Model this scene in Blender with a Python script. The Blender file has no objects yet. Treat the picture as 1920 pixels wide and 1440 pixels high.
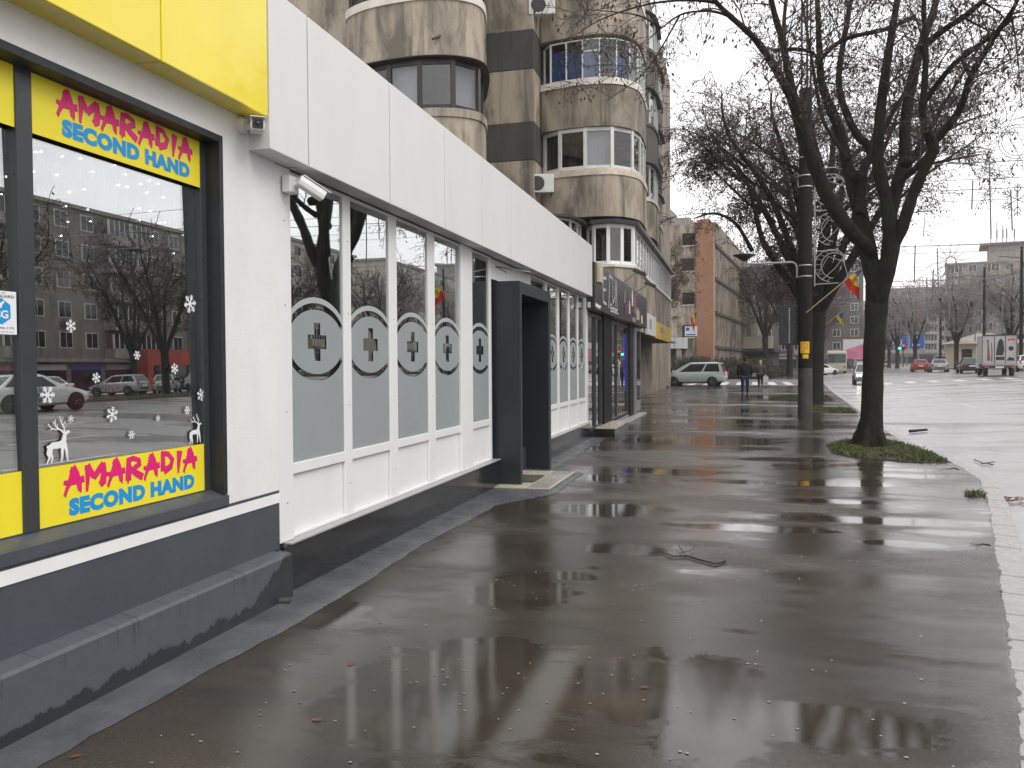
import bpy, math, random
import numpy as np
from mathutils import Vector, Matrix
SC = bpy.context.scene
COL = SC.collection
pi = math.pi

# ------------------------------------------------------------------ camera
EYE = np.array([0.0, 0.0, 1.5]); FPX = 1553.0
PSI, PITCH, ROLL = 0.266002621682682, 0.023337485035564313, -0.0065
_F0 = np.array([-math.sin(PSI), math.cos(PSI), 0]); _R0 = np.array([math.cos(PSI), math.sin(PSI), 0]); _Z = np.array([0, 0, 1.])
_F = _F0*math.cos(PITCH) - _Z*math.sin(PITCH); _U0 = _F0*math.sin(PITCH) + _Z*math.cos(PITCH)
_R = _R0*math.cos(ROLL) + _U0*math.sin(ROLL); _U = -_R0*math.sin(ROLL) + _U0*math.cos(ROLL)
cd = bpy.data.cameras.new('camera'); cam = bpy.data.objects.new('camera', cd); COL.objects.link(cam)
M = Matrix.Identity(4)
for i in range(3):
    M[i][0], M[i][1], M[i][2], M[i][3] = _R[i], _U[i], -_F[i], EYE[i]
cam.matrix_world = M
cd.sensor_width = 36; cd.lens = FPX/1920*36; cd.clip_start = 0.05; cd.clip_end = 6000
SC.camera = cam
def _ray(u, v): return _F + _R*(u-960)/FPX - _U*(v-720)/FPX
def PX(u, v, X): d = _ray(u, v); return EYE + d*(X/d[0])
def PY(u, v, Y): d = _ray(u, v); return EYE + d*(Y/d[1])
def G(u, v, z=0.): d = _ray(u, v); return EYE + d*((z-1.5)/d[2])

# ------------------------------------------------------------------ world: bright overcast sky
SUN_EL, SUN_ROT = math.radians(52), math.radians(118)
W = bpy.data.worlds.new('World'); SC.world = W; W.use_nodes = True
nt = W.node_tree; nt.nodes.clear()
out = nt.nodes.new('ShaderNodeOutputWorld'); bg = nt.nodes.new('ShaderNodeBackground')
sky = nt.nodes.new('ShaderNodeTexSky'); sky.sky_type = 'NISHITA'; sky.sun_disc = False
sky.sun_elevation = SUN_EL; sky.sun_rotation = SUN_ROT; sky.air_density = 1.5; sky.dust_density = 4
tc = nt.nodes.new('ShaderNodeTexCoord'); mp = nt.nodes.new('ShaderNodeMapping'); mp.inputs['Scale'].default_value = (1, 1, 3)
nz = nt.nodes.new('ShaderNodeTexNoise'); nz.inputs['Scale'].default_value = 1.6; nz.inputs['Detail'].default_value = 5; nz.inputs['Roughness'].default_value = .55
cr = nt.nodes.new('ShaderNodeValToRGB')
cr.color_ramp.elements[0].position = .34; cr.color_ramp.elements[0].color = (.58, .585, .61, 1)
cr.color_ramp.elements[1].position = .66; cr.color_ramp.elements[1].color = (1.0, .995, .99, 1)
mulc = nt.nodes.new('ShaderNodeMixRGB'); mulc.blend_type = 'MULTIPLY'; mulc.inputs[0].default_value = 1; mulc.inputs[2].default_value = (13.2, 13.1, 13.15, 1)
mx = nt.nodes.new('ShaderNodeMixRGB'); mx.inputs[0].default_value = .93
L = nt.links.new
L(tc.outputs['Generated'], mp.inputs['Vector']); L(mp.outputs[0], nz.inputs['Vector']); L(nz.outputs[0], cr.inputs[0])
L(cr.outputs[0], mulc.inputs[1]); L(sky.outputs[0], mx.inputs[1]); L(mulc.outputs[0], mx.inputs[2])
L(mx.outputs[0], bg.inputs['Color']); bg.inputs['Strength'].default_value = .10; L(bg.outputs[0], out.inputs['Surface'])
sl = bpy.data.lights.new('sun', 'SUN'); sl.energy = 1.5; sl.angle = math.radians(40); sl.color = (1, .97, .93)
so = bpy.data.objects.new('sun', sl); COL.objects.link(so)
sd = Vector((math.sin(SUN_ROT)*math.cos(SUN_EL), math.cos(SUN_ROT)*math.cos(SUN_EL), math.sin(SUN_EL)))
so.rotation_euler = (-sd).to_track_quat('-Z', 'Y').to_euler(); so.location = (30, -10, 60)
SC.view_settings.view_transform = 'Standard'; SC.view_settings.look = 'None'
SC.view_settings.exposure = 0.4; SC.view_settings.gamma = 1.0; SC.view_settings.use_curve_mapping = False
cy = SC.cycles
SC.render.engine = 'CYCLES'
cy.use_denoising = True; cy.max_bounces = 8; cy.diffuse_bounces = 3; cy.glossy_bounces = 5
cy.transmission_bounces = 5; cy.transparent_max_bounces = 24; cy.caustics_reflective = False; cy.caustics_refractive = False
cy.sample_clamp_indirect = 6

# ------------------------------------------------------------------ object helpers
def tag(o, label=None, cat=None, group=None, kind=None):
    if label: o['label'] = label
    if cat: o['category'] = cat
    if group: o['group'] = group
    if kind: o['kind'] = kind
    return o
def thing(name, label, cat, loc=(0, 0, 0), rz=0., group=None):
    o = bpy.data.objects.new(name, None); COL.objects.link(o)
    o.location = loc; o.rotation_euler = (0, 0, rz); o.empty_display_size = .2
    return tag(o, label, cat, group)
def link(name, me, parent=None, world=False):
    o = bpy.data.objects.new(name, me); COL.objects.link(o)
    if parent is not None:
        o.parent = parent
        if world:
            o.matrix_parent_inverse = (Matrix.Translation(parent.location) @ parent.rotation_euler.to_matrix().to_4x4()).inverted()
    return o
def copy_tree(o, parent=None):
    c = o.copy(); COL.objects.link(c)
    if parent is not None: c.parent = parent
    for ch in list(o.children): copy_tree(ch, c)
    return c
class MB:
    """collects faces; build() links them as one mesh object"""
    def __init__(s): s.v = []; s.f = []; s.sm = []
    def add(s, vs, fs, smooth=False, M=None):
        b = len(s.v)
        if M is not None: vs = [tuple(M @ Vector(p)) for p in vs]
        s.v.extend([tuple(map(float, p)) for p in vs]); s.f.extend([tuple(b+i for i in f) for f in fs]); s.sm.extend([smooth]*len(fs)); return s
    def box(s, x0, x1, y0, y1, z0, z1, M=None):
        return s.add([(x0,y0,z0),(x1,y0,z0),(x1,y1,z0),(x0,y1,z0),(x0,y0,z1),(x1,y0,z1),(x1,y1,z1),(x0,y1,z1)],
              [(0,3,2,1),(4,5,6,7),(0,1,5,4),(1,2,6,5),(2,3,7,6),(3,0,4,7)], M=M)
    def quad(s, a, b, c, d): return s.add([a,b,c,d], [(0,1,2,3)])
    def prism(s, pts, z0, z1, M=None, smooth=False):
        n = len(pts)
        vs = [(p[0],p[1],z0) for p in pts]+[(p[0],p[1],z1) for p in pts]
        s.add(vs, [tuple(range(n-1,-1,-1)), tuple(range(n,2*n))], M=M)
        return s.add(vs, [(i,(i+1)%n,n+(i+1)%n,n+i) for i in range(n)], smooth, M)
    def tube(s, pts, rad, n=8, cap=True, smooth=True, M=None):
        pts = [np.array(p, float) for p in pts]; m = len(pts)
        if not hasattr(rad, '__len__'): rad = [rad]*m
        vs = []; ref = None
        for i in range(m):
            t = pts[min(i+1,m-1)]-pts[max(i-1,0)]; t = t/(np.linalg.norm(t)+1e-9)
            if ref is None: ref = np.array([0,0,1.]) if abs(t[2])<.9 else np.array([1.,0,0])
            a = np.cross(t, ref); a /= np.linalg.norm(a)+1e-9; b = np.cross(t, a); ref = -np.cross(t, a) if False else ref - t*(ref@t); ref /= np.linalg.norm(ref)+1e-9
            for k in range(n):
                an = 2*pi*k/n; vs.append(pts[i]+(a*math.cos(an)+b*math.sin(an))*rad[i])
        fs = [(i*n+k, (i+1)*n+k, (i+1)*n+(k+1)%n, i*n+(k+1)%n) for i in range(m-1) for k in range(n)]
        s.add(vs, fs, smooth, M)
        if cap: s.add(vs[:n]+vs[-n:], [tuple(range(n)), tuple(range(2*n-1,n-1,-1))], False, M)
        return s
    def lathe(s, prof, c=(0,0,0), n=16, smooth=True, M=None, cap=True):
        vs = []; m = len(prof)
        for r,z in prof:
            for k in range(n): vs.append((c[0]+r*math.cos(2*pi*k/n), c[1]+r*math.sin(2*pi*k/n), c[2]+z))
        s.add(vs, [(i*n+k, i*n+(k+1)%n, (i+1)*n+(k+1)%n, (i+1)*n+k) for i in range(m-1) for k in range(n)], smooth, M)
        if cap: s.add(vs[:n]+vs[-n:], [tuple(range(n-1,-1,-1)), tuple(range(n,2*n))], False, M)
        return s
    def ball(s, c, r, n=10, M=None, sq=(1,1,1)):
        m = max(4, n//2); prof = [(math.sin(pi*i/m), -math.cos(pi*i/m)) for i in range(m+1)]
        vs = []
        for q,z in prof:
            q = max(q, .01)
            for k in range(n): vs.append((c[0]+r*sq[0]*q*math.cos(2*pi*k/n), c[1]+r*sq[1]*q*math.sin(2*pi*k/n), c[2]+r*sq[2]*z))
        return s.add(vs, [(i*n+k, i*n+(k+1)%n, (i+1)*n+(k+1)%n, (i+1)*n+k) for i in range(m) for k in range(n)], True, M)
    def mesh(s, name, mat=None):
        me = bpy.data.meshes.new(name); me.from_pydata(s.v, [], s.f)
        me.polygons.foreach_set('use_smooth', s.sm); me.update()
        if mat is not None: me.materials.append(mat)
        return me
    def build(s, name, mat, parent=None, world=False, bev=0, seg=2):
        o = link(name, s.mesh(name, mat), parent, world)
        if bev:
            b = o.modifiers.new('bevel', 'BEVEL'); b.width = bev; b.segments = seg; b.limit_method = 'ANGLE'; b.angle_limit = math.radians(40)
        return o
def B(*a, **k): return MB().box(*a, **k)
# plane facing +X: text x -> +Y, text y -> +Z
def FX(x, y, z): return Matrix(((0,0,1,x),(1,0,0,y),(0,1,0,z),(0,0,0,1)))
# plane facing -Y: text x -> +X, text y -> +Z
def FY(x, y, z): return Matrix(((1,0,0,x),(0,0,-1,y),(0,1,0,z),(0,0,0,1)))
def ribbons(mb, strokes, M, dz=.0003, depth=.0006):
    """strokes: (points, w0, w1); flat tapered bands, each a hair above the last"""
    for q, (pts, w0, w1) in enumerate(strokes):
        pts = [np.array(p, float) for p in pts]; m = len(pts); lft = []; rgt = []
        for i in range(m):
            t = pts[min(i+1,m-1)]-pts[max(i-1,0)]; t /= np.linalg.norm(t)+1e-9; nn = np.array([-t[1],t[0]])
            w = (w0+(w1-w0)*i/max(1,m-1))/2
            lft.append(pts[i]+nn*w); rgt.append(pts[i]-nn*w)
        z = depth+dz*q
        vs = [(p[0],p[1],z) for p in lft]+[(p[0],p[1],z) for p in rgt]
        mb.add(vs, [(m+i,m+i+1,i+1,i) for i in range(m-1)], M=M)
    return mb
def text_mb(mb, body, M, h, w=None, bold=0., ext=.001, space=1.):
    cu = bpy.data.curves.new('t', 'FONT'); cu.body = body; cu.size = 1; cu.offset = bold; cu.extrude = 0; cu.resolution_u = 3; cu.space_character = space
    ob = bpy.data.objects.new('t', cu); COL.objects.link(ob)
    dg = bpy.context.evaluated_depsgraph_get()
    me = bpy.data.meshes.new_from_object(ob.evaluated_get(dg))
    vs = np.array([v.co[:] for v in me.vertices]); fs = [tuple(p.vertices) for p in me.polygons]
    bpy.data.objects.remove(ob); bpy.data.curves.remove(cu); bpy.data.meshes.remove(me)
    mn = vs.min(0); mxx = vs.max(0); s = h/(mxx[1]-mn[1]); sx = s if w is None else w/(mxx[0]-mn[0])
    vs = [((p[0]-mn[0])*sx, (p[1]-mn[1])*s, ext) for p in vs]
    return mb.add(vs, fs, M=M)

# ------------------------------------------------------------------ materials
class NT:
    def __init__(s, name):
        s.m = bpy.data.materials.new(name); s.m.use_nodes = True; s.t = s.m.node_tree
        s.b = s.t.nodes['Principled BSDF']; s.o = s.t.nodes['Material Output']
    def n(s, typ, **k):
        x = s.t.nodes.new(typ)
        for a,b in k.items(): setattr(x, a, b)
        return x
    def l(s, a, b): s.t.links.new(a, b)
    def pos(s, scale=(1,1,1), coord='Position'):
        if coord == 'Position': src = s.n('ShaderNodeNewGeometry').outputs['Position']
        else: src = s.n('ShaderNodeTexCoord').outputs[coord]
        m = s.n('ShaderNodeMapping'); m.inputs['Scale'].default_value = scale; s.l(src, m.inputs['Vector']); return m.outputs[0]
    def noise(s, vec, scale, detail=3, rough=.5, dist=0):
        x = s.n('ShaderNodeTexNoise'); x.inputs['Scale'].default_value = scale; x.inputs['Detail'].default_value = detail
        x.inputs['Roughness'].default_value = rough; x.inputs['Distortion'].default_value = dist; s.l(vec, x.inputs['Vector']); return x.outputs[0]
    def ramp(s, fac, stops):
        x = s.n('ShaderNodeValToRGB'); e = x.color_ramp.elements
        while len(e) < len(stops): e.new(.5)
        for i,(p,c) in enumerate(stops):
            e[i].position = p; e[i].color = tuple(c)+(1,) if hasattr(c,'__len__') else (c,c,c,1)
        s.l(fac, x.inputs[0]); return x.outputs[0]
    def mix(s, fac, a, b, mode='MIX'):
        x = s.n('ShaderNodeMixRGB', blend_type=mode)
        for i,q in ((0,fac),(1,a),(2,b)):
            if hasattr(q,'is_linked') or hasattr(q,'links'): s.l(q, x.inputs[i])
            else: x.inputs[i].default_value = q if i==0 else (tuple(q)+(1,) if hasattr(q,'__len__') else (q,q,q,1))
        return x.outputs[0]
    def math(s, op, a, b=0., clamp=False):
        x = s.n('ShaderNodeMath', operation=op); x.use_clamp = clamp
        for i,q in ((0,a),(1,b)):
            if hasattr(q,'links'): s.l(q, x.inputs[i])
            else: x.inputs[i].default_value = q
        return x.outputs[0]
    def bump(s, h, strength=.3, dist=.01):
        x = s.n('ShaderNodeBump'); x.inputs['Distance'].default_value = dist
        if hasattr(strength,'links'): s.l(strength, x.inputs['Strength'])
        else: x.inputs['Strength'].default_value = strength
        s.l(h, x.inputs['Height']); s.l(x.outputs[0], s.b.inputs['Normal']); return x
    def set(s, **k):
        for a,v in k.items():
            i = s.b.inputs[a.replace('_',' ')]
            if hasattr(v,'links'): s.l(v, i)
            else: i.default_value = tuple(v)+(1,) if hasattr(v,'__len__') and len(v)==3 else v
        return s
def mul(c, k): return tuple(min(1, x*k) for x in c)
def simple(name, col, rough=.5, metal=0., var=.12, scale=6., bump=0., bscale=60., spec=.5, coat=0., stretch=(1,1,1), coord='Position', grime=0.):
    t = NT(name); v = t.pos(stretch, coord)
    f = t.noise(v, scale, 5, .6)
    c = t.ramp(f, [(.25, mul(col,1-var)), (.75, mul(col,1+var))])
    if grime:
        g = t.ramp(t.noise(t.pos((1.5,1.5,.35)), 2.2, 6, .65), [(.45,0.),(.8,1.)])
        c = t.mix(t.math('MULTIPLY', g, grime), c, mul(col,.35))
    t.set(Base_Color=c, Metallic=metal, Specular_IOR_Level=spec, Coat_Weight=coat)
    r = t.ramp(t.noise(v, scale*2.3, 4), [(.3,max(0,rough-.07)),(.7,min(1,rough+.07))]); t.set(Roughness=r)
    if bump: t.bump(t.noise(v, bscale, 4, .6), bump, .01)
    return t.m
def emit(name, col, s):
    t = NT(name); t.set(Base_Color=col, Emission_Color=col, Emission_Strength=s); return t.m
def glass(name, tint=(.82,.86,.85), base=.32, bumpy=0.):
    t = NT(name); t.t.nodes.remove(t.b)
    tr = t.n('ShaderNodeBsdfTransparent'); tr.inputs[0].default_value = tint+(1,)
    gl = t.n('ShaderNodeBsdfGlossy'); gl.inputs['Roughness'].default_value = .0; gl.inputs[0].default_value = (.93,.95,.95,1)
    lw = t.n('ShaderNodeLayerWeight'); lw.inputs[0].default_value = .5
    mr = t.n('ShaderNodeMapRange'); mr.inputs['To Min'].default_value = base; mr.inputs['To Max'].default_value = 1.
    t.l(t.math('POWER', lw.outputs['Facing'], 4.5), mr.inputs[0])
    ms = t.n('ShaderNodeMixShader'); t.l(mr.outputs[0], ms.inputs[0]); t.l(tr.outputs[0], ms.inputs[1]); t.l(gl.outputs[0], ms.inputs[2])
    if bumpy:
        b = t.n('ShaderNodeBump'); b.inputs['Strength'].default_value = bumpy; b.inputs['Distance'].default_value = .02
        t.l(t.noise(t.pos(), 1.1, 1), b.inputs['Height']); t.l(b.outputs[0], gl.inputs['Normal'])
    t.l(ms.outputs[0], t.o.inputs['Surface']); return t.m

PUD = [(880,1300,300,130),(1330,1330,120,130),(1170,1028,95,14),(1150,956,110,14),(1320,826,170,11),(1440,905,150,6),(1640,976,230,8),(1560,1360,190,60),(1200,1290,120,90),(620,1150,80,30),(1350,790,130,5),(1600,905,70,10),(990,1110,110,40),(1700,1020,90,8),(1330,770,120,5),(1250,770,60,4),(1560,940,90,5),(1480,862,120,5),(1260,884,110,7),(1700,892,70,5),(1400,990,170,9),(1580,800,60,5),(1430,800,90,5),(1780,1000,60,7),(1060,1080,70,12),(1500,745,110,4)]
def wet_asphalt(name, c0, c1, puddle, rough, streak=(1,1,1), lift=0., spots=(), rugged=.40, coat=0.):
    t = NT(name); p = t.pos(streak)
    big = t.noise(p, .42, 3, .55, .4); mid = t.noise(p, 1.7, 4, .6, .3); fine = t.noise(t.pos(), 62, 4, .75); grit = t.noise(t.pos(), 85, 4, .7)
    wet = t.math('ADD', t.math('MULTIPLY', big, .72), t.math('MULTIPLY', mid, .28))
    edge = t.math('ADD', t.math('MULTIPLY', t.noise(p, 2.6, 6, .7, .5), .8), t.math('MULTIPLY', fine, .2))
    for (u,v,w,h) in spots:                                       # hollows where water stands
        c = G(u,v); l = G(u-w,v); f_ = G(u,v-h); rx = max(.12,np.linalg.norm(c-l)); ry = max(.10,np.linalg.norm(f_-c)*.8)
        m = t.n('ShaderNodeMapping'); m.inputs['Location'].default_value = (-c[0]/rx,-c[1]/ry,0); m.inputs['Scale'].default_value = (1/rx,1/ry,0)
        t.l(t.n('ShaderNodeNewGeometry').outputs['Position'], m.inputs['Vector'])
        vl = t.n('ShaderNodeVectorMath', operation='LENGTH'); t.l(m.outputs[0], vl.inputs[0])
        d = t.math('ADD', vl.outputs['Value'], t.math('MULTIPLY', t.math('SUBTRACT', edge, .5), 2.4))
        wet = t.math('MAXIMUM', wet, t.math('SUBTRACT', puddle+.17, t.math('MULTIPLY', d, .17)))
    pud = t.ramp(wet, [(puddle, 0.), (puddle+.03, 1.)])           # standing water
    damp = t.ramp(wet, [(puddle-.19, 0.), (puddle-.05, 1.)])      # thin film
    col = t.ramp(t.math('ADD', t.math('MULTIPLY', fine, .5), t.math('MULTIPLY', mid, .5)), [(.36, mul(c0,.8)), (.62, c1)])
    sp = t.ramp(grit, [(.60, 0.), (.68, 1.)])
    col = t.mix(t.math('MULTIPLY', sp, .5), col, mul(c1, 2.3))
    col = t.mix(t.math('MULTIPLY', damp, .35), col, mul(c0, .5))
    r = t.mix(damp, rough+.04, rough-.17); r = t.mix(pud, r, .045)
    t.set(Base_Color=col, Roughness=r, IOR=1.38+lift, Specular_IOR_Level=.5, Coat_Weight=coat, Coat_Roughness=.3, Coat_IOR=1.6)
    h = t.math('ADD', t.math('MULTIPLY', fine, .6), t.math('MULTIPLY', grit, .4))
    st = t.mix(pud, t.mix(damp, rugged, rugged*.20), .022)
    t.bump(h, st, .008)
    return t.m

M_ = {}
M_['sidewalk'] = wet_asphalt('wet_asphalt_pavement', (.029,.0235,.0175), (.080,.067,.052), .575, .31, (.62,1.5,1), lift=.30, spots=PUD, rugged=.75)
M_['road'] = wet_asphalt('wet_road_asphalt', (.20,.192,.19), (.30,.288,.285), .62, .34, (.5,1.2,1), .22, rugged=.16, coat=.65)
M_['apron'] = simple('damp_cement_apron', (.085,.09,.097), .28, var=.35, scale=3.5, bump=.35, bscale=38)
M_['kerb'] = simple('wet_kerb_concrete', (.31,.297,.285), .3, var=.16, scale=9, bump=.3, bscale=120)
M_['ground'] = simple('distant_ground', (.13,.13,.12), .6, var=.2, scale=.2)
M_['stucco'] = simple('white_stucco', (.80,.80,.785), .85, var=.04, scale=2.5, bump=.5, bscale=120, grime=.10)
M_['plinth'] = simple('blue_grey_plinth_paint', (.066,.073,.088), .42, var=.14, scale=3, bump=.22, bscale=45)
M_['ledge'] = None
M_['stripe'] = simple('white_stripe_paint', (.82,.82,.80), .6, var=.05)
M_['black_reveal'] = simple('charcoal_paint', (.018,.021,.025), .45, var=.2, scale=12, bump=.15)
M_['anthracite'] = simple('anthracite_aluminium', (.042,.046,.048), .34, var=.08, spec=.5)
M_['portal'] = simple('portal_dark_panel', (.017,.021,.025), .38, var=.08)
M_['granite'] = simple('black_polished_plinth', (.016,.017,.019), .14, var=.3, scale=60)
M_['yellow'] = simple('yellow_composite_panel', (.86,.70,.018), .2, var=.04, scale=1.5, coat=.5, bump=.35, bscale=1.6, grime=.04)
M_['yellow_film'] = simple('yellow_window_film', (.88,.74,.03), .45, var=.02)
M_['magenta'] = simple('magenta_print', (.78,.012,.19), .45, var=.02)
M_['magenta_dark'] = simple('dark_red_print', (.28,.01,.05), .45, var=.02)
M_['cyan'] = simple('cyan_print', (.012,.30,.66), .45, var=.02)
M_['white_panel'] = simple('white_composite_panel', (.72,.715,.70), .5, var=.012, scale=1.2, spec=.3, grime=.08)
M_['soffit'] = simple('grey_soffit_panel', (.34,.34,.335), .4, var=.06)
M_['pvc'] = simple('white_pvc', (.78,.785,.78), .4, grime=.07, var=.02, scale=3)
M_['pvc_panel'] = simple('white_pvc_panel', (.78,.785,.78), .45, grime=.10, var=.012, scale=2)
M_['seam'] = simple('dark_joint', (.03,.03,.03), .7)
M_['frost'] = simple('frosted_film', (.285,.315,.318), .55, var=.05, scale=2)
M_['frost_light'] = simple('frosted_film_light', (.40,.43,.43), .5, var=.05, scale=2)
M_['glass'] = glass('shop_glass', (.88,.90,.90), .42)
M_['glass_wavy'] = glass('pharmacy_glass', (.7,.76,.75), .52, .05)
M_['glass_block'] = glass('flat_glass', (.6,.62,.62), .10, .05)
M_['dark_in'] = simple('dim_interior', (.06,.056,.054), .8)
M_['in_wall'] = simple('dim_interior_wall', (.12,.11,.10), .8)
M_['white_sticker'] = simple('white_vinyl', (.82,.83,.84), .5, var=.02)
M_['matte_black'] = simple('matte_black_cladding', (.011,.011,.012), .6, spec=.2)
M_['chrome'] = simple('brushed_steel', (.55,.55,.55), .25, 1.)
M_['black_plastic'] = simple('black_plastic', (.014,.014,.015), .3)
M_['white_plastic'] = simple('white_plastic', (.74,.74,.72), .35, var=.04)
M_['cream_plastic'] = simple('aged_cream_plastic', (.62,.55,.38), .45)
M_['grey_metal'] = simple('galvanised_metal', (.33,.33,.33), .45, .6)
def render_wall(name, base, dark, lo=.42, hi=.72):
    t = NT(name); a = t.noise(t.pos((1.2,1.2,.36)), 1.15, 6, .64, .5); b = t.noise(t.pos((2.6,2.6,.13)), 2.0, 5, .7, .3); c = t.noise(t.pos(), 34, 4, .65)
    col = t.ramp(c, [(.3,mul(base,.88)),(.7,mul(base,1.08))])
    s1 = t.ramp(a, [(lo,0.),(hi,1.)]); s2 = t.ramp(b, [(.54,0.),(.68,1.)])
    col = t.mix(t.math('MULTIPLY', s1, .85), col, dark); col = t.mix(t.math('MULTIPLY', s2, .5), col, mul(dark,.55))
    t.set(Base_Color=col, Roughness=.85, Specular_IOR_Level=.25); t.bump(c, .35, .01); return t.m
M_['beige'] = render_wall('stained_beige_render', (.41,.355,.28), (.115,.102,.085), .43, .62)
M_['beige_dirty'] = render_wall('dirty_beige_render', (.33,.285,.225), (.095,.085,.07), .39, .60)
M_['greyband'] = render_wall('dark_grey_band_render', (.085,.081,.072), (.045,.043,.039))
M_['greybrown'] = render_wall('grey_brown_render', (.13,.118,.103), (.075,.07,.062))
M_['pale_block'] = render_wall('pale_block_render', (.38,.345,.295), (.21,.19,.165))
M_['far_grey'] = render_wall('far_grey_render', (.33,.30,.265), (.20,.185,.165))
M_['tan_wall'] = simple('tan_base_wall', (.36,.26,.14), .8, var=.2, scale=5, bump=.4)
M_['opp_pale'] = render_wall('opposite_pale_render', (.52,.48,.41), (.32,.295,.255))  # paler wall colour shared by two blocks across the road
M_['opp_wall'] = render_wall('brown_grey_render', (.25,.23,.205), (.14,.128,.114))
M_['sill_white'] = simple('old_white_sill', (.66,.62,.55), .6, var=.12, scale=4, grime=.35)
M_['rust_sill'] = simple('rusty_white_sill', (.60,.53,.42), .6, var=.25, scale=5, grime=.3)
M_['brown_frame'] = simple('dark_brown_window_frame', (.022,.014,.012), .35)
M_['old_white'] = simple('aged_white_frame', (.62,.62,.59), .45, var=.1, scale=7)
M_['dark_metal'] = simple('dark_metal', (.03,.03,.03), .45)
M_['blue_tarp'] = simple('blue_tarpaulin', (.035,.12,.42), .5, var=.4, scale=7, bump=.8, bscale=9)
M_['curtain'] = simple('pale_curtain', (.55,.52,.55), .8, var=.1, stretch=(8,8,1), scale=3)
M_['brick'] = None
M_['bark'] = None
M_['concrete_pole'] = simple('weathered_concrete_pole', (.016,.0155,.0142), .85, spec=.2, var=.35, scale=7, bump=.5, bscale=40, grime=.5)
M_['pole_low'] = simple('flaking_pole_base', (.055,.053,.048), .8, var=.6, scale=5, bump=.7, bscale=22, grime=.5)
M_['yellow_sign'] = simple('yellow_notice', (.72,.42,.01), .5, var=.15, scale=12)
M_['twig'] = simple('wet_twig', (.028,.021,.017), .65, var=.25, scale=15)
M_['twig_pale'] = simple('frosted_light_wrapped_twig', (.24,.215,.20), .7, var=.25, scale=9)
M_['twig_red'] = simple('reddish_twig', (.060,.034,.027), .7, var=.3, scale=9)
M_['seeds'] = simple('dry_brown_seed', (.062,.036,.024), .7, var=.35, scale=11)
M_['seeds_grey'] = simple('grey_dry_seed', (.26,.225,.20), .7, var=.3, scale=9)
M_['red_flag'] = simple('red_cloth', (.50,.02,.02), .75); M_['yellow_flag'] = simple('yellow_cloth', (.72,.45,.02), .75); M_['blue_flag'] = simple('blue_cloth', (.018,.05,.26), .75); M_['lightblue_flag'] = simple('sky_blue_cloth', (.02,.17,.55), .75)
M_['wood'] = simple('pale_wood', (.45,.29,.14), .6)
M_['wire_white'] = simple('white_wire', (.30,.30,.30), .5); M_['wire_grey'] = simple('grey_wire', (.16,.16,.165), .5)
M_['tyre'] = simple('tyre_rubber', (.012,.012,.012), .75); M_['rim'] = simple('alloy_rim', (.50,.51,.52), .28, .9)
M_['car_glass'] = None
def paint(name, col, metal=.0): return simple(name, col, .28, metal, .03, 2, coat=.8)
M_['p_silver'] = paint('silver_green_paint', (.40,.46,.46), .05); M_['p_white'] = paint('white_car_paint', (.72,.72,.72)); M_['p_red'] = paint('red_car_paint', (.42,.012,.018)); M_['p_dark'] = paint('dark_car_paint', (.02,.023,.027)); M_['p_grey'] = paint('grey_car_paint', (.33,.34,.35), .4); M_['p_blue'] = paint('blue_car_paint', (.03,.05,.25)); M_['p_plum'] = paint('dark_plum_paint', (.04,.012,.025)); M_['p_gold'] = paint('amber_car_paint', (.4,.27,.08))
t = NT('car_window_glass'); t.set(Base_Color=(.012,.014,.016), Roughness=.04, Specular_IOR_Level=.8); M_['car_glass'] = t.m
M_['tail'] = simple('red_tail_lens', (.45,.01,.012), .2, coat=.6); M_['lens'] = simple('clear_headlamp_lens', (.6,.62,.64), .12, coat=.6)
M_['beam'] = emit('lit_headlamp', (1,.78,.5), 14); M_['tail_on'] = emit('lit_tail_lamp', (1,.06,.05), 2.2)
M_['plate'] = simple('number_plate', (.7,.7,.68), .4)
M_['skin'] = simple('skin', (.42,.25,.18), .55); M_['hair_dark'] = simple('dark_hair', (.03,.024,.02), .6, stretch=(30,30,3)); M_['hair_blond'] = simple('blond_hair', (.42,.25,.11), .55, stretch=(30,30,3), var=.3)
M_['jacket'] = simple('dark_green_black_jacket', (.016,.017,.014), .75, bump=.3, bscale=20); M_['jeans'] = simple('blue_denim', (.025,.05,.13), .8, var=.25, scale=20); M_['coat'] = simple('grey_patterned_coat', (.06,.06,.06), .85, var=.7, scale=26); M_['trousers'] = simple('dark_trousers', (.018,.016,.02), .8); M_['shoe'] = simple('dark_shoe', (.02,.015,.012), .4); M_['bag'] = simple('white_bag', (.6,.6,.6), .5, var=.15)
M_['led_violet'] = emit('violet_led', (.10,.05,1.), 2.6); M_['tube_white'] = emit('white_tube_lamp', (.92,1,.95), 2.4); M_['bulb'] = emit('fairy_bulb', (1,.95,.88), 9); M_['red_light'] = emit('red_signal', (1,.05,.04), 1.6); M_['green_light'] = emit('green_signal', (.1,1,.75), 1.6)
M_['leaf_red'] = simple('fallen_leaf', (.13,.045,.025), .5, var=.3, scale=20); M_['gum'] = simple('chewing_gum', (.22,.205,.185), .6, var=.4, scale=30)
M_['scarf_red'] = simple('red_scarf', (.24,.015,.02), .85); M_['dress'] = simple('pale_green_dress', (.36,.38,.30), .85, var=.15, stretch=(10,10,1), scale=2); M_['hat_yellow'] = simple('yellow_hat', (.5,.36,.05), .8); M_['mannequin'] = simple('pale_mannequin', (.5,.46,.42), .5)
M_['terracotta'] = simple('terracotta_brick', (.40,.165,.085), .85, var=.22, scale=3.5, bump=.5, bscale=30); M_['mortar'] = simple('pale_mortar', (.30,.20,.14), .9)
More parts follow.
